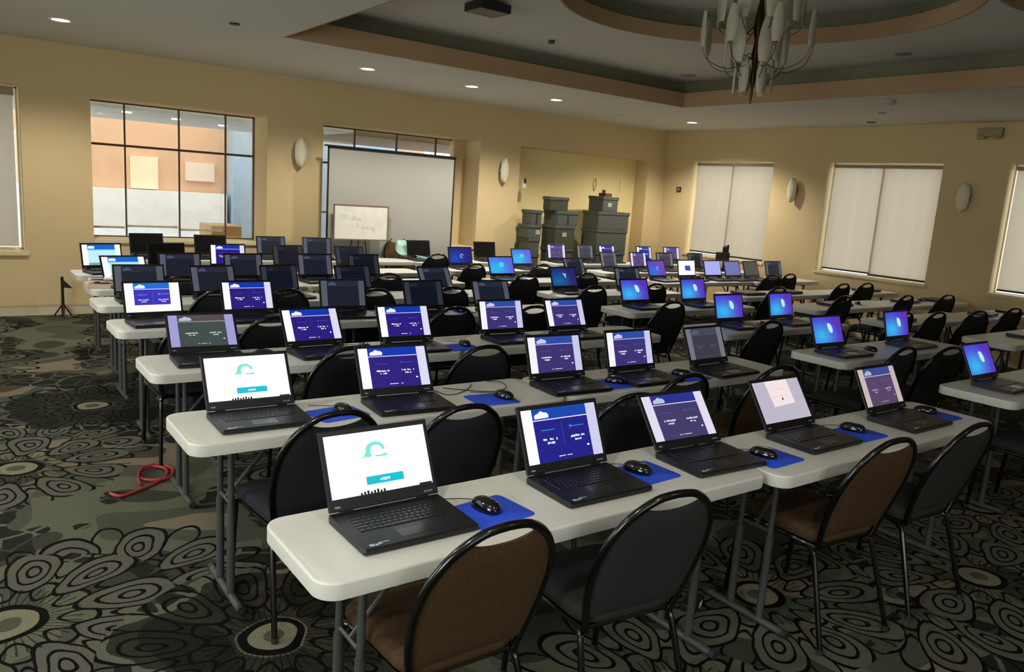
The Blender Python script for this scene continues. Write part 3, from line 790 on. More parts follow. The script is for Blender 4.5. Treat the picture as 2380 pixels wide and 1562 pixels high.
def laptop_common():
    r = {}
    mb = MB(); t = .027
    prof = [(-LDP, .006), (-LDP, .017), (-LDP + .006, .021), (-.02, t), (0.004, t), (0.008, .018), (0.004, .003), (-LDP + .012, .0035)]
    n = 1
    x0 = -LWD/2
    def side(x, ins): return [(x, y + (ins if y < -.1 else -ins), z) for y, z in prof]
    mb.loft([side(x0, .004), side(x0 + .004, 0), side(-x0 - .004, 0), side(-x0, .004)], LAP)
    r['base'] = mb.mesh('base')
    def zt(y): return .021 + (.0272 - .021) * (y + LDP - .006) / (LDP - .026)
    kb = MB(); rows = 6; y1 = -.035; pitch = .0185
    for ri in range(rows):
        n_ = 15; x = -.150; hh = pitch if ri else .012
        yb = y1 - .013 - pitch * (ri) if ri else y1 - .011
        keys = [1] * n_
        if ri == 5: keys = [1, 1, 1, 1, 5, 1, 1, 1, 1, 1, 1]
        if ri in (2, 3): keys = [1.5] + [1] * 12 + [1.5]
        if ri == 4: keys = [2] + [1] * 10 + [3]
        tot = sum(keys); kw = .285 / tot
        for w_ in keys:
            a, b_ = x + .001, x + kw * w_ - .001; ya, yb2 = yb + .001, yb + (hh if ri else .010) - .0015
            z = zt((ya + yb2) / 2)
            v = [(a, ya, z - .001), (b_, ya, z - .001), (b_, yb2, z - .001), (a, yb2, z - .001), (a + .0015, ya + .0015, z + .0022), (b_ - .0015, ya + .0015, z + .0022), (b_ - .0015, yb2 - .0012, z + .0022), (a + .0015, yb2 - .0012, z + .0022)]
            kb.add(v, [(4, 5, 6, 7), (0, 1, 5, 4), (1, 2, 6, 5), (2, 3, 7, 6), (3, 0, 4, 7)], KEYM); x += kw * w_
    r['keyboard'] = kb.mesh('keyboard')
    tp = MB()
    for (a, b_, c, d) in ((-.055, .045, -.215, -.165), (-.055, -.025, -.163, -.154), (-.022, .012, -.163, -.154), (.015, .045, -.163, -.154)):
        z0, z1 = zt(c) + .0004, zt(d) + .0004
        tp.add([(a, c, z0), (b_, c, z0), (b_, d, z1), (a, d, z1), (a, c, z0 - .001), (b_, c, z0 - .001), (b_, d, z1 - .001), (a, d, z1 - .001)], [(0,1,2,3), (0,4,5,1), (1,5,6,2), (2,6,7,3), (3,7,4,0)], mat('touchpad', '1d1e22', .25))
    r['touchpad'] = tp.mesh('touchpad')
    st = MB(); rn = random.Random(2)
    def sq(a, b_, c, d):
        z0, z1 = zt(c) + .0005, zt(d) + .0005; st.add([(a, c, z0), (b_, c, z0), (b_, d, z1), (a, d, z1)], [(0, 1, 2, 3)], STICK)
    sq(-.163, -.148, -.232, -.219); sq(-.146, -.136, -.232, -.222); sq(-.134, -.124, -.228, -.216)
    for i in range(5): sq(-.128 + .006 * i, -.124 + .006 * i, -.222, -.2165)
    r['sticker'] = st.mesh('sticker', fix=False)
    ld = MB(); ld.box((-LWD/2, -.0065, .002), (LWD/2, .004, LHT), LAP, .003); r['lid'] = ld.mesh('lid')
    lg = MB()
    quadm = mat('laptop_mark', '8d9096', .3)
    for i, (u, w_) in enumerate(((.135, .006), (.142, .005), (.148, .005), (.154, .007), (.162, .004))): lg.add([(u, -.0070, .012), (u + w_ * .8, -.0070, .012), (u + w_ * .8, -.0070, .0175), (u, -.0070, .0175)], [(0, 1, 2, 3)], quadm)
    for i in range(3): lg.add([(-.168 + i * .006, -.0070, .012), (-.162 + i * .006, -.0070, .012), (-.162 + i * .006, -.0070, .018), (-.168 + i * .006, -.0070, .018)], [(0, 1, 2, 3)], quadm)
    r['lid_mark'] = lg.mesh('lid_mark', fix=False)
    r['hinge'] = MB().tube([(-.02, .002, .0265), (.02, .002, .0265)], .0065, LAPB, 10).mesh('hinge')
    return r
LM = laptop_common()
SCM = {}
def link(name, me, parent): 
    o = bpy.data.objects.new(name, me); COL.objects.link(o); o.parent = parent; return o
def laptop(x, y, deg, tilt, kind, label):
    r = empty('laptop', (x, y, .7402), radians(deg)); b = link('base', LM['base'], r)
    for k in ('keyboard', 'touchpad', 'sticker'): link(k, LM[k], b)
    for hx in (-.13, .13): link('hinge', LM['hinge'], r).location = (hx, 0, 0)
    l = link('lid', LM['lid'], r); l.location = (0, .002, .0285); l.rotation_euler = (-radians(tilt), 0, 0)
    if kind not in SCM: SCM[kind] = SC[kind][0]()
    d = link('display', SCM[kind], l); link('lid_mark', LM['lid_mark'], l)
    tag(r, label, 'laptop', 'open laptops on the tables'); return r
LAPS = {
 ('left', 0): [(1.07, 2.04, 0, 26, 'wave'), (1.80, 2.03, -1, 24, 'P1'), (2.44, 2.02, -3, 37, 'P2'), (3.11, 2.00, 0, 33, 'G'), (3.89, 1.97, 0, 27, 'P5')],
 ('left', 1): [(1.03, 3.21, -1, 30, 'wave'), (1.71, 3.18, -4, 28, 'P3'), (2.67, 3.16, -3, 20, 'P4'), (3.22, 3.15, -1, 17, 'P4'), (3.87, 3.12, 2, 23, 'P6')],
 ('left', 2): [(1.14, 4.35, -3, 38, 'PG'), (1.77, 4.34, 3, 30, 'P3'), (2.36, 4.30, -2, 25, 'P3'), (3.15, 4.36, -2, 18, 'P4'), (3.73, 4.34, -1, 24, 'P4')],
 ('left', 3): [(1.12, 5.52, 4, 18, 'PW'), (1.75, 5.52, 1, 22, 'P3'), (2.47, 5.52, -4, 16, 'D'), (3.13, 5.42, 2, 20, 'D2'), (3.80, 5.42, -3, 26, 'D')],
 ('left', 4): [(1.22, 6.50, 0, 18, 'D'), (1.77, 6.46, 8, 19, 'D'), (2.32, 6.48, 16, 13, 'D2'), (3.01, 6.49, 8, 20, 'D2'), (3.87, 6.48, 4, 30, 'D')],
 ('left', 5): [(1.27, 7.32, 8, 30, 'V'), (1.73, 7.42, 5, 9, 'D'), (2.30, 7.42, 4, 13, 'D'), (3.03, 7.47, 3, 15, 'D'), (3.58, 7.49, 7, 16, 'D2')],
 ('left', 6): [(1.23, 8.28, 12, 13, 'V'), (1.83, 8.41, 10, 6, 'K'), (2.44, 8.42, 0, 10, 'P3'), (3.11, 8.44, 9, 16, 'D2'), (3.86, 8.47, 4, 19, 'D2')],
 ('left', 7): [(1.89, 9.64, 8, 11, 'K'), (2.59, 9.63, 0, 14, 'K'), (3.32, 9.63, 2, 12, 'D'), (3.91, 9.62, -8, 13, 'D')],
 ('mid', 0): [(5.40, 2.14, 0, 26, 'B')],
 ('mid', 1): [(5.33, 3.20, -2, 20, 'B'), (6.32, 3.21, 0, 14, 'B')],
 ('mid', 2): [(5.52, 4.28, -1, 15, 'B'), (6.24, 4.27, 2, 12, 'B')],
 ('mid', 3): [(5.44, 5.35, -1, 20, 'B'), (6.24, 5.32, 0, 15, 'B')],
 ('mid', 4): [(5.39, 6.37, 2, 21, 'BK'), (6.30, 6.33, -3, 22, 'D')],
 ('mid', 5): [(5.34, 7.47, 2, 22, 'BC'), (6.44, 7.42, 8, 25, 'D')],
 ('mid', 6): [(5.45, 8.58, 2, 14, 'BD'), (6.43, 8.54, 6, 19, 'BC')],
 ('mid', 7): [(5.37, 9.55, 2, 13, 'K'), (6.46, 9.53, -2, 11, 'K')],
 ('right', 4): [(7.65, 7.17, 6, 22, 'BP'), (8.21, 7.17, 3, 12, 'WC'), (8.75, 7.16, 2, 17, 'L'), (9.14, 7.12, 3, 20, 'LD'), (9.54, 7.10, 4, 20, 'GR'), (10.06, 7.10, -2, 17, 'D')],
 ('right', 5): [(7.78, 8.25, 10, 18, 'P6'), (8.37, 8.25, 6, 15, 'PV'), (8.94, 8.25, 2, 16, 'P6'), (9.60, 8.22, 4, 14, 'D')],
 ('right', 6): [(7.71, 9.38, 2, 13, 'PV'), (8.30, 9.38, 6, 13, 'P6'), (8.78, 9.38, 4, 15, 'P3'), (9.61, 9.36, 2, 14, 'P1'), (10.26, 9.34, -3, 14, 'PV')],
}
for (bk, ri), lst in LAPS.items():
    for k, (x, y, deg, tilt, kd) in enumerate(lst):
        w = 'only one' if len(lst) == 1 else '%s from left' % ORD[k + 1]
        laptop(x, y, deg, tilt, kd, 'open black laptop, %s screen, %s in %s row of %s' % (SC[kd][1], w, rown(ri, 8), BANK[bk]))
# closed laptops
def closed_tree():
    r = empty('closed_laptop'); mb = MB()
    b = MB(); b.box((-LWD/2, -LDP, .003), (LWD/2, 0, .021), LAP, .003); bo = b.build('base', r)
    l = MB(); l.box((-LWD/2 + .001, -LDP + .001, .0215), (LWD/2 - .001, 0, .031), mat('laptop_lid_outer', '34353a', .35), .003); lo = l.build('lid', r)
    return (r, [(bo, []), (lo, [])])
CL = closed_tree()
used_close = [0]
CLOSED = [('first row', 'right', 0, 8.18, 3.08, 4), ('', 'right', 0, 8.86, 3.07, 0), ('', 'right', 1, 7.74, 4.10, 6), ('', 'right', 1, 9.52, 4.05, 12), ('', 'right', 1, 10.28, 4.02, -4),
          ('', 'right', 2, 8.12, 5.02, 3), ('', 'right', 2, 9.62, 5.00, 10), ('', 'right', 2, 10.35, 4.96, 2), ('', 'right', 3, 7.80, 5.96, 0), ('', 'right', 3, 8.55, 5.96, 3), ('', 'right', 3, 10.30, 5.90, 4), ('', 'mid', 3, 6.62, 5.0, 0)]
CLOSED = CLOSED[:-1]
cnt = {}
for _, bk, ri, x, y, deg in CLOSED:
    cnt[(bk, ri)] = cnt.get((bk, ri), 0) + 1
    o = place(CL, (x, y, .7402), radians(deg))
    tag(o, 'closed black laptop lying flat, %s from left in %s row of %s' % (ORD[cnt[(bk, ri)]], rown(ri, 8), BANK[bk]), 'laptop', 'closed laptops by the windows')

# ------------------------------------------------------------------ mice and pads
def pad_tree():
    rings = [[(x, y, z) for x, y in rrect(-.115 + i_, -.095 + i_, .115 - i_, .095 - i_, .02, 4)] for i_, z in ((0, 0), (0, .0025), (.001, .0032))]
    return (MB().loft(rings, BLUEPAD).build('mouse_pad', smooth=True), [])
def mouse_tree():
    r = empty('computer_mouse'); mb = MB(); rings = []
    for k in range(9):
        t = k / 8; z = .036 * sin(t * pi / 2); s = cos(t * pi / 2 * .97) ** .62
        if k == 0: s = .96
        ring = []
        for i in range(20):
            a = 2 * pi * i / 20; px_ = .034 * s * (abs(cos(a)) ** .85) * (1 if cos(a) > 0 else -1); py_ = .061 * s * (abs(sin(a)) ** .85) * (1 if sin(a) > 0 else -1)
            ring.append((px_, py_ - .006 * t, z + .002))
        rings.append(ring)
    b = mb.loft(rings, MOUSE).build('body', r, smooth=True)
    w = MB().lathe([(.006, -.003), (.008, -.0025), (.008, .0025), (.006, .003)], mat('wheel_grey', '55575c', .4), 14, (0, .034, .026), ax='x').build('scroll_wheel', r)
    c = MB().tube([(0, .058, .010), (.004, .078, .006), (-.02, .105, .0045), (-.055, .125, .0045), (-.085, .150, .0045)], .0017, BLACK, 6, smooth=4).build('cable', r)
    return (r, [(b, []), (w, []), (c, [])])
PADT, MOUT = pad_tree(), mouse_tree()
MICE = {
 ('left', 0): [(1.365, 1.895, 6, 1.36, 1.915, 8, 1), (2.085, 1.93, 3, 2.07, 1.95, 14, 2), (2.72, 1.83, 2, 2.70, 1.85, 14, 3), (3.43, 1.86, 0, 3.45, 1.90, 16, 4), (4.17, 1.86, 0, 4.18, 1.92, 40, 5)],
 ('left', 1): [(1.36, 3.08, 8, 1.39, 3.09, 8, 1), (2.14, 3.02, -5, 2.21, 3.02, 10, 2), (2.945, 3.03, -3, 2.99, 3.05, 35, 3), (3.54, 3.0, 0, 3.52, 3.04, 30, 4)],
 ('left', 2): [(None, 0, 0, 1.44, 4.30, 60, 1), (2.07, 4.27, 0, 2.06, 4.29, 0, 2), (2.67, 4.16, 4, 2.73, 4.20, -10, 3)],
 ('left', 3): [(1.42, 5.42, 0, 1.42, 5.43, 0, 1), (2.80, 5.42, 0, 2.79, 5.42, 10, 3), (3.45, 5.42, 0, 3.46, 5.43, 10, 4)],
 ('mid', 1): [(None, 0, 0, 5.72, 3.10, -20, 1)],
 ('mid', 2): [(None, 0, 0, 5.84, 4.19, -20, 1)],
}
for (bk, ri), lst in MICE.items():
    for (a, b_, deg, mx_, my_, md, li) in lst:
        zt = .7402
        nx = 'right of %s laptop in %s row of %s' % (ORD[li], rown(ri, 8), BANK[bk])
        if a is not None:
            o = place(PADT, (a, b_, zt), radians(deg)); tag(o, 'blue rounded mouse pad %s' % nx, 'mouse pad', 'blue mouse pads on the tables'); zt += .0034
        o = place(MOUT, (mx_, my_, zt), radians(md)); tag(o, 'glossy black wired mouse %s' % nx, 'mouse', 'mice on the tables')

# ------------------------------------------------------------------ ceiling fittings
DL = [(0.99, 8.67), (4.06, 8.62), (5.52, 8.67), (6.88, 8.65), (9.71, 8.72)]
# the same fittings continue over the left aisle and behind the camera
DLX = [(-1.1, 6.4), (-0.9, 3.6), (-0.3, 1.3), (1.3, -0.2), (3.4, -1.2)]
for i, (x, y) in enumerate(DL + DLX):
    pw = (125, 115, 105, 175, 205)[i] if i < 5 else (85, 70, 80, 50, 25)[i - 5]
    r = empty('recessed_downlight', (x, y, ZC)); k = 1.0
    MB().lathe([(.075, -.004), (.098, -.006), (.102, -.001), (.102, .004), (.075, .006)], mat('downlight_trim', 'e8e4d8', .5), 28, cap=False).build('trim_ring', r, smooth=True)
    em = emit('fff4e0', 14.0); em.cycles.emission_sampling = 'AUTO'
    MB().lathe([(.076, -.0035), (.076, .005)], em, 24).build('lens', r)
    if i < 5: tag(r, 'round lit recessed ceiling light, %s from left along the front wall' % ORD[i + 1], 'ceiling light', 'lit downlights over the front wall')
    else: tag(r, 'round lit recessed ceiling light out of view, %s back along the left aisle' % ORD[i - 4], 'ceiling light', 'lit downlights out of view')
    d = bpy.data.lights.new('downlight', 'SPOT'); d.energy = pw; d.spot_size = radians(146); d.spot_blend = .55; d.shadow_soft_size = .07; d.color = (1, .94, .84)
    lo = bpy.data.objects.new('downlight', d); COL.objects.link(lo); lo.location = (x, y, ZC - .09)
def disc(name, label, cat, x, y, z, r_, h, hexc='55524a', dome=False):
    pr = [(r_ * .8, 0), (r_, -.003), (r_ * .95, -h * .6), (r_ * .55, -h)] if dome else [(r_, .002), (r_, -h), (r_ * .85, -h - .002)]
    o = MB().lathe(pr, mat('fit_' + hexc, hexc, .6), 20).build(name, loc=(x, y, z)); tag(o, label, cat); return o
disc('ceiling_speaker', 'small dark round ceiling vent near top left of tray', 'ceiling fitting', 2.16, 7.29, ZC, .045, .01, '2c2a26')
disc('fire_sprinkler', 'small dark sprinkler head in tray ceiling left of chandelier', 'sprinkler', 5.41, 6.96, Z2, .035, .03, '3a3630')
disc('smoke_detector', 'white smoke detector on ceiling above middle right window', 'smoke detector', 8.56, 4.86, ZC, .065, .05, 'a8a498', True)
disc('fire_sprinkler', 'flat sprinkler plate on ceiling near middle right window', 'sprinkler', 9.53, 5.48, ZC, .05, .008, '8a867a')
disc('fire_sprinkler', 'dark slim sprinkler plate on ceiling close to right wall', 'sprinkler', 10.40, 6.12, ZC, .06, .008, '3f3c34')
disc('ceiling_speaker', 'flush round speaker grille in tray ceiling below left of chandelier', 'ceiling fitting', 7.87, 7.22, Z2, .10, .006, '88877c')
disc('ceiling_speaker', 'flush round speaker grille in tray ceiling right of chandelier', 'ceiling fitting', 7.91, 4.42, Z2, .08, .006, '85847a')
disc('ceiling_speaker', 'pale flush plate on ceiling near the corner above niche', 'ceiling fitting', 8.55, 9.16, ZC, .07, .004, 'b0ac9c')
o = MB().box((-.16, -.14, -.10), (.16, .14, -.02), mat('projector_dark', '1c1c1e', .4), .015).lathe([(.03, -.03), (.03, .0)], BLACK, 12).build('projector', loc=(3.99, 6.08, Z2)); tag(o, 'dark ceiling projector just cut off at the top edge', 'projector')

# chandelier
ch = empty('chandelier', (5.50, 4.33, 0)); tag(ch, 'bronze chandelier with upright frosted glass shades under round recess', 'chandelier')
cm = MB(); cm.lathe([(.004, 2.60), (.012, 2.66), (.010, 2.74), (.028, 2.80), (.018, 2.90), (.035, 3.0), (.022, 3.10), (.045, 3.2), (.03, 3.35), (.02, 3.40), (.02, 3.66), (.07, 3.67)], BRASS, 16)
cm.build('stem', ch, smooth=True)
def glass_blade(mb, cx, cy, z0, z1, w, ang, tip=True):
    rings = []; nz = 12; c, s = cos(ang), sin(ang)
    for i in range(nz + 1):
        t = i / nz; z = z0 + (z1 - z0) * t; k = (sin(pi * min(1, .18 + t * .74)) ** .6) if tip else 1
        wv = w * k; th = .010 * k + .002; ring = []
        for j in range(12):
            a = 2 * pi * j / 12; lx, ly = wv * cos(a), th * sin(a) + .012 * (cos(a) ** 2)
            ring.append((cx + lx * c - ly * s, cy + lx * s + ly * c, z))
        rings.append(ring)
    mb.loft(rings, FROST)
for tier, (n_, rad, z0, z1, w, zc_, ph) in enumerate(((8, .46, 3.02, 3.30, .050, 3.00, .2), (7, .25, 2.90, 3.24, .060, 2.92, .5), (6, .15, 2.68, 2.95, .045, 2.95, .1), (9, .34, 3.22, 3.56, .060, 3.25, .6))):
    for k in range(n_):
        a = 2 * pi * k / n_ + ph; ax_, ay_ = rad * cos(a), rad * sin(a)
        am = MB()
        if tier == 2: am.tube([(.02*cos(a), .02*sin(a), 2.96), (.10*cos(a), .10*sin(a), 2.99), (ax_, ay_, 2.93), (ax_, ay_, 2.88)], .003, BRASS, 6, smooth=4)
        else: am.tube([(.02*cos(a), .02*sin(a), zc_ - .02), (rad*.45*cos(a), rad*.45*sin(a), zc_ - .13), (rad*.85*cos(a), rad*.85*sin(a), zc_ - .08), (ax_, ay_, z0 + .01)], .003, BRASS, 6, smooth=5)
        ao = am.build('arm', ch, smooth=True)
        g = MB(); glass_blade(g, ax_, ay_, z0, z1, w, a + pi/2); g.build('glass_shade', ch, smooth=True)

# wall sconces
def sconce_tree():
    r = empty('wall_sconce'); mb = MB(); rings = []
    # convex oval glass facing -Y, standing off the wall
    m_ = MB(); n = 14; v = []; f = []
    for j in range(n + 1):
        t = -1 + 2 * j / n; z = t * .19; hwid = .08 * sqrt(max(0, 1 - t * t)) ** .9 + .002
        for i in range(n + 1):
            s = -1 + 2 * i / n; x = s * hwid; y = -.135 + .045 * (s * s) + .02 * t * t
            v.append((x, y, z))
    w = n + 1; k0 = len(v); v += [(x, y + .006, z) for x, y, z in v[:k0]]
    for j in range(n):
        for i in range(n):
            a = j * w + i; f.append((a, a + 1, a + w + 1, a + w)); f.append((k0 + a, k0 + a + w, k0 + a + w + 1, k0 + a + 1))
    for j in range(n):
        a = j * w; f.append((a, a + w, k0 + a + w, k0 + a)); a = j * w + n; f.append((a, k0 + a, k0 + a + w, a + w))
    g = m_.add(v, f, mat('sconce_glass', 'd8cfb4', .4)).build('glass_shade', r, smooth=True)
    b = MB(); b.lathe([(.055, -.0), (.06, -.01), (.045, -.028), (.02, -.032)], mat('sconce_metal', '857a66', .35, .6), 20, ax='y', sy=1.5); b.box((-.012, -.13, -.03), (.012, -.02, .03), BRASS, .003); b.tube([(0, -.05, -.03), (0, -.06, -.14), (0, -.05, -.165)], .006, BRASS, 8)
    bo = b.build('bracket', r, smooth=True)
    return (r, [(g, []), (bo, [])])
ST = sconce_tree()
for (x, y, rz, lb) in ((3.89, YF, 0, 'between tall left window and projection screen'), (7.20, YF, 0, 'right of projection screen recess'), (XR, 7.50, -pi/2, 'between far and middle right windows'), (XR, 4.93, -pi/2, 'between middle and nearest right windows')):
    o = place(ST, (x, y, 2.08), rz); tag(o, 'oval frosted wall sconce %s' % lb, 'wall light', 'oval wall sconces')

# ------------------------------------------------------------------ small wall items
r = empty('wall_phone', (7.64, YF - .0, 1.93)); 
MB().box((-.035, -.03, -.10), (.035, 0, .03), mat('phone_white', 'dcd8c8', .4), .01).build('body', r)
MB().box((-.025, -.045, -.02), (.025, -.03, .045), mat('phone_dark', '3a3428', .5), .006).tube([(0, -.03, .04), (0, -.03, .075)], .008, mat('phone_dark'), 8).build('handset', r)
tag(r, 'small white and dark wall device left of niche edge', 'wall device')
r = MB().tube([(0, 0, .10), (-.035, 0, .03), (-.03, -.0, -.05), (-.005, 0, -.12), (.012, 0, -.05), (.035, 0, .02), (.02, 0, .075)], .004, mat('cord_tan', '8a7444', .6), 6, smooth=5, closed=True).build('hanging_cord', loc=(9.44, YF + .304, 1.99)); tag(r, 'thin looped tan cord hanging on niche wall', 'cord')
r = MB().box((-.012, -.006, -.12), (.012, 0, .12), mat('strip_cream', 'd8c48c', .5), .003).build('wall_strip', loc=(10.05, YF + .309, 2.0)); tag(r, 'pale vertical strip on niche wall above right boxes', 'wall strip')
th = empty('thermostat', (XR, 9.90, 2.01)); MB().box((-.02, -.05, -.045), (0, .05, .045), mat('thermo_dark', '3a2c20', .5), .006).build('body', th); MB().box((-.024, -.022, -.02), (-.02, .022, .025), mat('thermo_face', '9a8a68', .4)).build('dial_face', th); tag(th, 'small dark thermostat on right wall near the corner', 'thermostat')
em_ = empty('emergency_light', (XR, 4.75, 2.90)); MB().box((-.07, -.15, -.05), (0, .15, .06), mat('emergency_body', '9a8c6c', .5), .012).build('body', em_)
for s in (-1, 1): MB().lathe([(.02, 0), (.05, -.02), (.052, -.045), (.04, -.05)], mat('emergency_lamp', 'a89878', .4), 16, (-.05, s * .09, -.03)).build('lamp_head', em_)
tag(em_, 'twin head emergency light high on right wall', 'emergency light')

# ------------------------------------------------------------------ projection screen and whiteboard
ps = empty('projection_screen', (5.15, 9.97, 0)); tag(ps, 'large white pull-up projection screen with black edges in front recess', 'projection screen')
SW = mat('screen_fabric', '9f9d94', .8, noise=(1, .01))
MB().box((-.965, -.004, .42), (.965, 0, 2.165), SW).build('screen_fabric', ps)
eb = MB(); eb.box((-.985, -.007, .40), (-.962, .003, 2.185), BLACK); eb.box((.962, -.007, .40), (.985, .003, 2.185), BLACK); eb.box((-.985, -.007, 2.16), (.985, .003, 2.185), BLACK)
eb.build('black_border', ps)
MB().box((-1.03, -.02, 2.183), (1.0, .015, 2.205), BLACK, .004).build('top_bar', ps)
MB().box((-1.02, -.045, .34), (1.02, .045, .43), BLACK, .015).build('case', ps)
MB().tube([(0, .03, .2), (0, .03, 2.18)], .012, BLACK, 8).build('pole', ps)
for a in (-.5, .5, pi):
    MB().tube([(0, .03, .34), (.40 * sin(a), .03 + (.12 if abs(a) > 1 else -.12), .012)], .011, BLACK, 8).build('leg', ps)
wb = empty('whiteboard', (4.60, 9.84, 0)); tag(wb, 'framed whiteboard with handwriting on a tripod easel', 'whiteboard'); wb.rotation_euler = (0, 0, radians(-1))
WBX0, WBX1, WBZ0, WBZ1 = -.37, .40, .985, 1.43
MB().box((WBX0, -.004, WBZ0), (WBX1, .004, WBZ1), mat('board_white', 'dcdace', .4)).build('board', wb)
fm = MB(); FW_ = mat('board_frame_wood', '7c5f47', .6)
for a, b_ in (((WBX0-.014, WBZ0-.014), (WBX1+.014, WBZ0)), ((WBX0-.014, WBZ1), (WBX1+.014, WBZ1+.014)), ((WBX0-.014, WBZ0), (WBX0, WBZ1)), ((WBX1, WBZ0), (WBX1+.014, WBZ1))): fm.box((a[0], -.012, a[1]), (b_[0], .010, b_[1]), FW_)
fm.build('frame', wb)
HAND = {'T': [[(0, 1), (.8, 1)], [(.4, 1), (.35, 0)]], 'O': [[(.4, 1), (.05, .6), (.15, .1), (.5, 0), (.75, .5), (.4, 1)]], 'S': [[(.7, .9), (.3, 1), (.1, .75), (.6, .4), (.5, .05), (.05, .1)]], 'i': [[(.3, .6), (.28, 0)]],
        'd': [[(.6, 1), (.58, 0)], [(.58, .5), (.2, .55), (.1, .15), (.4, 0), (.58, .2)]], 'B': [[(.1, 1), (.1, 0), (.6, .15), (.5, .5), (.1, .5), (.55, .7), (.45, 1), (.1, 1)]], 'e': [[(.1, .35), (.55, .4), (.4, .65), (.12, .5), (.15, .1), (.55, .08)]],
        'a': [[(.5, .55), (.15, .5), (.1, .1), (.45, .1), (.5, .55), (.55, 0)]], 'r': [[(.15, .6), (.18, 0)], [(.18, .4), (.5, .62)]], 'n': [[(.1, .6), (.12, 0)], [(.12, .45), (.4, .6), (.55, .4), (.55, 0)]], 'g': [[(.5, .55), (.15, .5), (.1, .1), (.5, .15), (.52, .55), (.5, -.35), (.1, -.3)]]}
hwm = MB(); INK = mat('marker_ink', 'a39b90', .6)
def write(txt, x, z, h, slope):
    for c in txt:
        for st_ in HAND[c]:
            hwm.tube([(x + p[0] * h * .62, -.0050, z + p[1] * h) for p in st_], .0016, INK, 5)
        x += h * .62; z += slope
write('TOSidBea', -.29, 1.25, .062, -.003)
write('Training', -.06, 1.135, .058, -.004)
hwm.build('handwriting', wb)
for a, b_ in (((-.03, .025, 1.40), (-.28, .015, .012)), ((.03, .025, 1.40), (.22, .015, .012)), ((0, .03, 1.38), (0, .09, .012))): MB().tube([a, b_], .009, BLACK, 8).build('easel_leg', wb)

# ------------------------------------------------------------------ stacked cases in the niche
def case(x0, x1, y0, y1, z0, z1, label, rz=0, lid=True, tapeside=False, lab=None, dark=False):
    cx, cy = (x0 + x1) / 2, (y0 + y1) / 2; r = empty('storage_case', (cx, cy, z0), radians(rz)); w, d, h = (x1 - x0) / 2, (y1 - y0) / 2, z1 - z0
    m_ = GREYBOXD if dark else GREYBOX
    MB().box((-w + .012, -d + .012, .001), (w - .012, d - .012, h - .05), m_, .008).build('body', r)
    MB().box((-w, -d, h - .055), (w, d, h - .001), GREYBOX, .008).build('lid', r)
    if tapeside: MB().box((-.02, -d - .002 + .012, .01), (.02, -d + .013, h - .06), mat('dark_strap', '26272a', .5)).build('strap', r)
    if lab:
        lx = lab[0] * w; lz = h * lab[1]; MB().box((lx - .045, -d + .008, lz - .035), (lx + .045, -d + .0125, lz + .035), LABELM).build('paper_label', r)
    tag(r, label, 'storage case', 'grey cases stacked in the niche'); return r
YA, YBK = 9.86, 10.28
gC = []
case(7.60, 7.83, 9.98, 10.27, .001, .42, 'grey storage case at floor of leftmost stack')
case(7.60, 7.83, 9.98, 10.27, .42, .80, 'grey storage case second up in leftmost stack')
case(7.59, 7.83, 9.98, 10.27, .80, 1.05, 'grey storage case third up in leftmost stack')
case(7.56, 7.84, 9.97, 10.27, 1.05, 1.27, 'grey case with white label near middle of leftmost stack', lab=(.45, .45))
case(7.62, 7.84, 9.98, 10.27, 1.27, 1.50, 'grey case with dark strap on top of leftmost stack', tapeside=True)
case(8.06, 8.47, YA + .03, 10.27, .001, .45, 'grey storage case at floor of middle stack')
case(8.06, 8.47, YA + .03, 10.27, .45, .90, 'grey storage case second up in middle stack')
case(8.05, 8.48, YA + .03, 10.27, .90, 1.28, 'dark grey case with pale label halfway up middle stack', lab=(-.05, .6), dark=True)
case(8.07, 8.53, YA + .02, 10.27, 1.28, 1.51, 'grey case with dark strap below the top of middle stack', tapeside=True)
case(7.95, 8.32, 9.92, 10.16, 1.51, 1.73, 'brownish grey case crowning the middle stack', rz=-4, dark=True)
case(8.95, 9.62, YA, YBK, .001, .45, 'large grey storage case at floor of rightmost stack')
case(8.96, 9.62, YA, YBK, .45, .86, 'large grey storage case second up in rightmost stack')
case(8.93, 9.64, YA, YBK, .86, 1.24, 'large grey storage case third up in rightmost stack')
case(8.93, 9.66, YA, YBK, 1.24, 1.54, 'large grey storage case fourth up in rightmost stack, under the labelled one')
case(9.02, 9.40, YA + .03, YBK - .02, 1.54, 1.79, 'grey case with pale label crowning the rightmost stack', rz=3, lab=(-.1, .45))
r = empty('small_box', (9.27, 10.10, 1.791), radians(15)); MB().box((-.11, -.07, 0), (.09, .07, .055), mat('box_red_brown', '5a3522', .6), .004).build('body', r); MB().box((-.11, -.005, .055), (-.02, .005, .11), mat('box_flap', '2c1a14', .6)).build('flap', r)
tag(r, 'small red brown open box on top of the rightmost case stack', 'box')

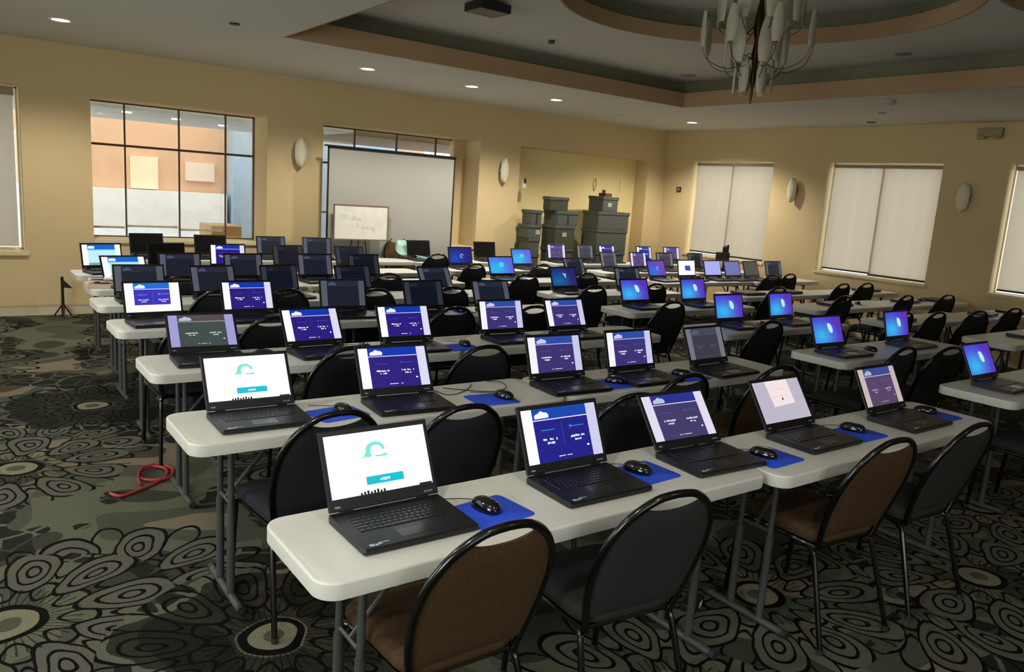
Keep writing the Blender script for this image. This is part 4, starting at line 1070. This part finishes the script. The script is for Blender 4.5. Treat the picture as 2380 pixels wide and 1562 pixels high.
# ------------------------------------------------------------------ odds and ends
# pale green cloth draped from the table end onto the chair
N = 20
def lump(c, rx, ry, rz, seed):
    rn = random.Random(seed); rings = []
    for j in range(9):
        ph = -pi/2 + pi * j / 8; rings.append([(c[0] + rx * cos(ph) * cos(a) * (1 + .12 * sin(4 * a + j)), c[1] + ry * cos(ph) * sin(a), c[2] + rz * sin(ph) * (1 + .08 * sin(3 * a + seed))) for a in [2*pi*k/N for k in range(N)]])
    return rings
cl = MB(); MINT = mat('mint_cloth', 'a9cfc2', .85, noise=(14, .15), bump=(20, .01))
path = catmull([Vector(p) for p in [(5.17, 9.74, .985), (5.17, 9.70, .93), (5.18, 9.66, .86), (5.22, 9.61, .80), (5.32, 9.55, .775), (5.46, 9.34, .765), (5.60, 9.31, .758)]], 4); rr = []
for i, p in enumerate(path):
    t = i / (len(path) - 1); w = .03 + .085 * sin(pi * min(1, .12 + t * 1.1)) if t < .6 else .03 + .07 * (1 - t); h = .05 * (1 - t) + .012
    if i < 12: sd, up_ = Vector((1, .1, 0)).normalized(), Vector((0, -1, .25)).normalized()
    else:
        k = min(1, (i - 12) / 6); sd = Vector((1 - k, -k * .2 + .1, 0)).lerp(Vector((.25, -1, 0)), k).normalized(); up_ = Vector((0, -1 + k, .25 + k)).normalized()
    rr.append([p + sd * w * cos(a) * (1 + .10 * sin(3 * a + t * 9)) + up_ * h * (sin(a) * (1 + .18 * sin(5 * a + t * 12))) for a in [2*pi*k_/N for k_ in range(N)]])
cl.loft(rr, MINT)
tag(cl.build('draped_cloth', smooth=True), 'pale mint green cloth draped from chair onto table end near projection screen', 'cloth')
# red cord coil on the carpet
rc = MB(); RED = mat('cord_red', '9c2f35', .5)
rc.tube([(0.66, 4.42, .009), (.70, 4.36, .009), (.80, 4.40, .009), (.90, 4.47, .009), (.97, 4.55, .012), (.99, 4.66, .016), (.93, 4.72, .018), (.86, 4.66, .016), (.84, 4.56, .014), (.90, 4.49, .020), (.98, 4.50, .022), (1.02, 4.62, .022), (.97, 4.73, .022), (.88, 4.70, .024), (.83, 4.58, .022), (.82, 4.47, .012)], .0085, RED, 8, smooth=6)
tag(rc.build('extension_cord', smooth=True), 'red cord coiled loosely on the carpet in left aisle', 'cord')
# music stand / pole against the front wall
r = empty('tripod_stand', (1.09, 10.12, 0)); MB().tube([(0, 0, .02), (0, 0, .46)], .016, BLACK, 8).build('pole', r)
MB().add([(0, -.01, .44), (.0, -.01, .34), (.10, -.03, .33), (0, .01, .44), (0, .01, .34), (.10, -.01, .33)], [(0,1,2), (3,5,4), (0,3,4,1), (1,4,5,2), (2,5,3,0)], BLACK).build('bracket', r)
for a in (.5, 2.6, 4.7): MB().tube([(0, 0, .15), (.10 * cos(a), .10 * sin(a), .008)], .008, BLACK, 6).build('leg', r)
r.location = (1.08, 10.12, 0)
tag(r, 'short black stand with triangular bracket near front wall, left aisle', 'stand')
# papers and box on sixth row table
pb = MB(); rn = random.Random(9)
pb.box((-.13, -.10, 0), (.13, .10, .035), mat('paper_box', 'd9c3b4', .8), .003)
for i in range(9):
    a = rn.uniform(-.5, .5); mt = Matrix.Translation((rn.uniform(-.08, .08), rn.uniform(-.06, .06), .038 + .005 * i)) @ Matrix.Rotation(a, 4, 'Z') @ Matrix.Rotation(rn.uniform(-.15, .15), 4, 'X')
    pb.box((-.05, -.035, 0), (.05, .035, .003), mat('paper_white' if i % 3 else 'paper_brown', 'efe4da' if i % 3 else '6b4436', .8), 0, mt)
o = pb.build('tray_of_cards', loc=(1.07, 7.22, .7402)); tag(o, 'open cardboard tray of loose papers at left end of sixth row', 'box of papers')
# dark cases under left tables
for i, (x, y) in enumerate(((1.42, 5.50), (1.42, 6.64))):
    r = empty('equipment_case', (x, y, 0)); MB().box((-.12, -.18, .002), (.16, .18, .40), mat('case_black', '101113', .6), .01).build('body', r)
    for j in range(2):
        MB().box((-.075 + .045 * j, -.1835, .30), (-.045 + .045 * j, -.1800, .335), mat('case_mark', '8a9488', .5)).build('mark', r)
    tag(r, 'black equipment case under the left end of %s row table' % ('fourth', 'fifth')[i], 'case')
# document camera on right bank
dc = empty('document_camera', (9.35, 7.12, .7402)); MB().box((-.10, -.06, 0), (.10, .06, .05), BLACK, .01).build('base', dc)
MB().tube([(0, .0, .04), (.01, .01, .18), (0, 0, .30)], .014, BLACK, 8).build('column', dc); MB().box((-.15, -.05, .17), (.08, .05, .30), BLACK, .012).build('body', dc)
MB().lathe([(.02, .28), (.035, .31), (.035, .38), (.015, .405)], BLACK, 14, (0, 0, 0)).build('head', dc); MB().box((.06, -.015, .26), (.085, .015, .42), BLACK, .004, ).build('arm', dc)
dc.location = (10.12, 8.12, .7402)
tag(dc, 'black document camera with upright arms against far right window', 'document camera')
# small mice lying by the windows
for i, (x, y, lb) in enumerate(((10.02, 4.88, 'third'), (10.62, 3.98, 'second'), (8.6, 4.9, 'third'))):
    o = place(MOUT, (x, y, .7402), radians(70 + 30 * i)); tag(o, 'loose black mouse on %s row of right bank, %s' % (lb, ('left of last closed laptop', 'at window end', 'between closed laptops')[i]), 'mouse', 'mice on the tables')
# white power plug / scrap under front table
pg = empty('power_adapter', (2.60, 2.04, 0), .4); MB().box((-.07, -.035, .001), (.07, .035, .035), BLACK, .006).build('body', pg); MB().box((-.012, -.0365, .008), (.025, -.0345, .03), mat('label_white', 'd8d8cc', .5)).build('white_label', pg)
MB().tube([(.07, 0, .015), (.14, .03, .006), (.20, .15, .006), (.12, .28, .006), (-.05, .30, .006)], .004, BLACK, 6, smooth=5).build('cable', pg)
tag(pg, 'black power adapter with white label on carpet under front table', 'power adapter')
# power strips and tangled cables under the tables
for i, (x, y) in enumerate(((1.5, 3.05), (2.9, 3.10), (1.6, 4.25), (2.6, 5.4))):
    r = empty('power_strip', (x, y, 0), random.uniform(-.3, .3)); MB().box((-.16, -.028, .001), (.16, .028, .032), mat('strip_black', '141416', .5), .005).build('body', r)
    rn = random.Random(i); pts = [(.16, 0, .016)] + [(.2 + rn.uniform(-.35, .25), rn.uniform(-.18, .18), .007 + .006 * (k % 3)) for k in range(9)]
    MB().tube(pts, .004, BLACK, 6, smooth=5).build('cable', r)
    tag(r, 'black power strip with tangled cable under %s' % ['second row, left bank, left table', 'second row, left bank, right table', 'third row of left bank', 'fourth row of left bank', 'front row of left bank'][i], 'power strip', 'power strips on the carpet')
# loose cable loops on second row table
lc = MB(); lc.tube([(1.95, 3.27, .744), (1.98, 3.16, .744), (2.10, 3.20, .744), (2.2, 3.30, .744)], .0022, BLACK, 6, smooth=6); lc.tube([(2.02, 3.29, .744), (2.2, 3.14, .7445), (2.33, 3.17, .745), (2.36, 3.26, .752), (2.30, 3.31, .750)], .0022, BLACK, 6, smooth=6)
tag(lc.build('loose_cable', smooth=True), 'thin black cable looping across second row table behind blue mouse pad', 'cable')
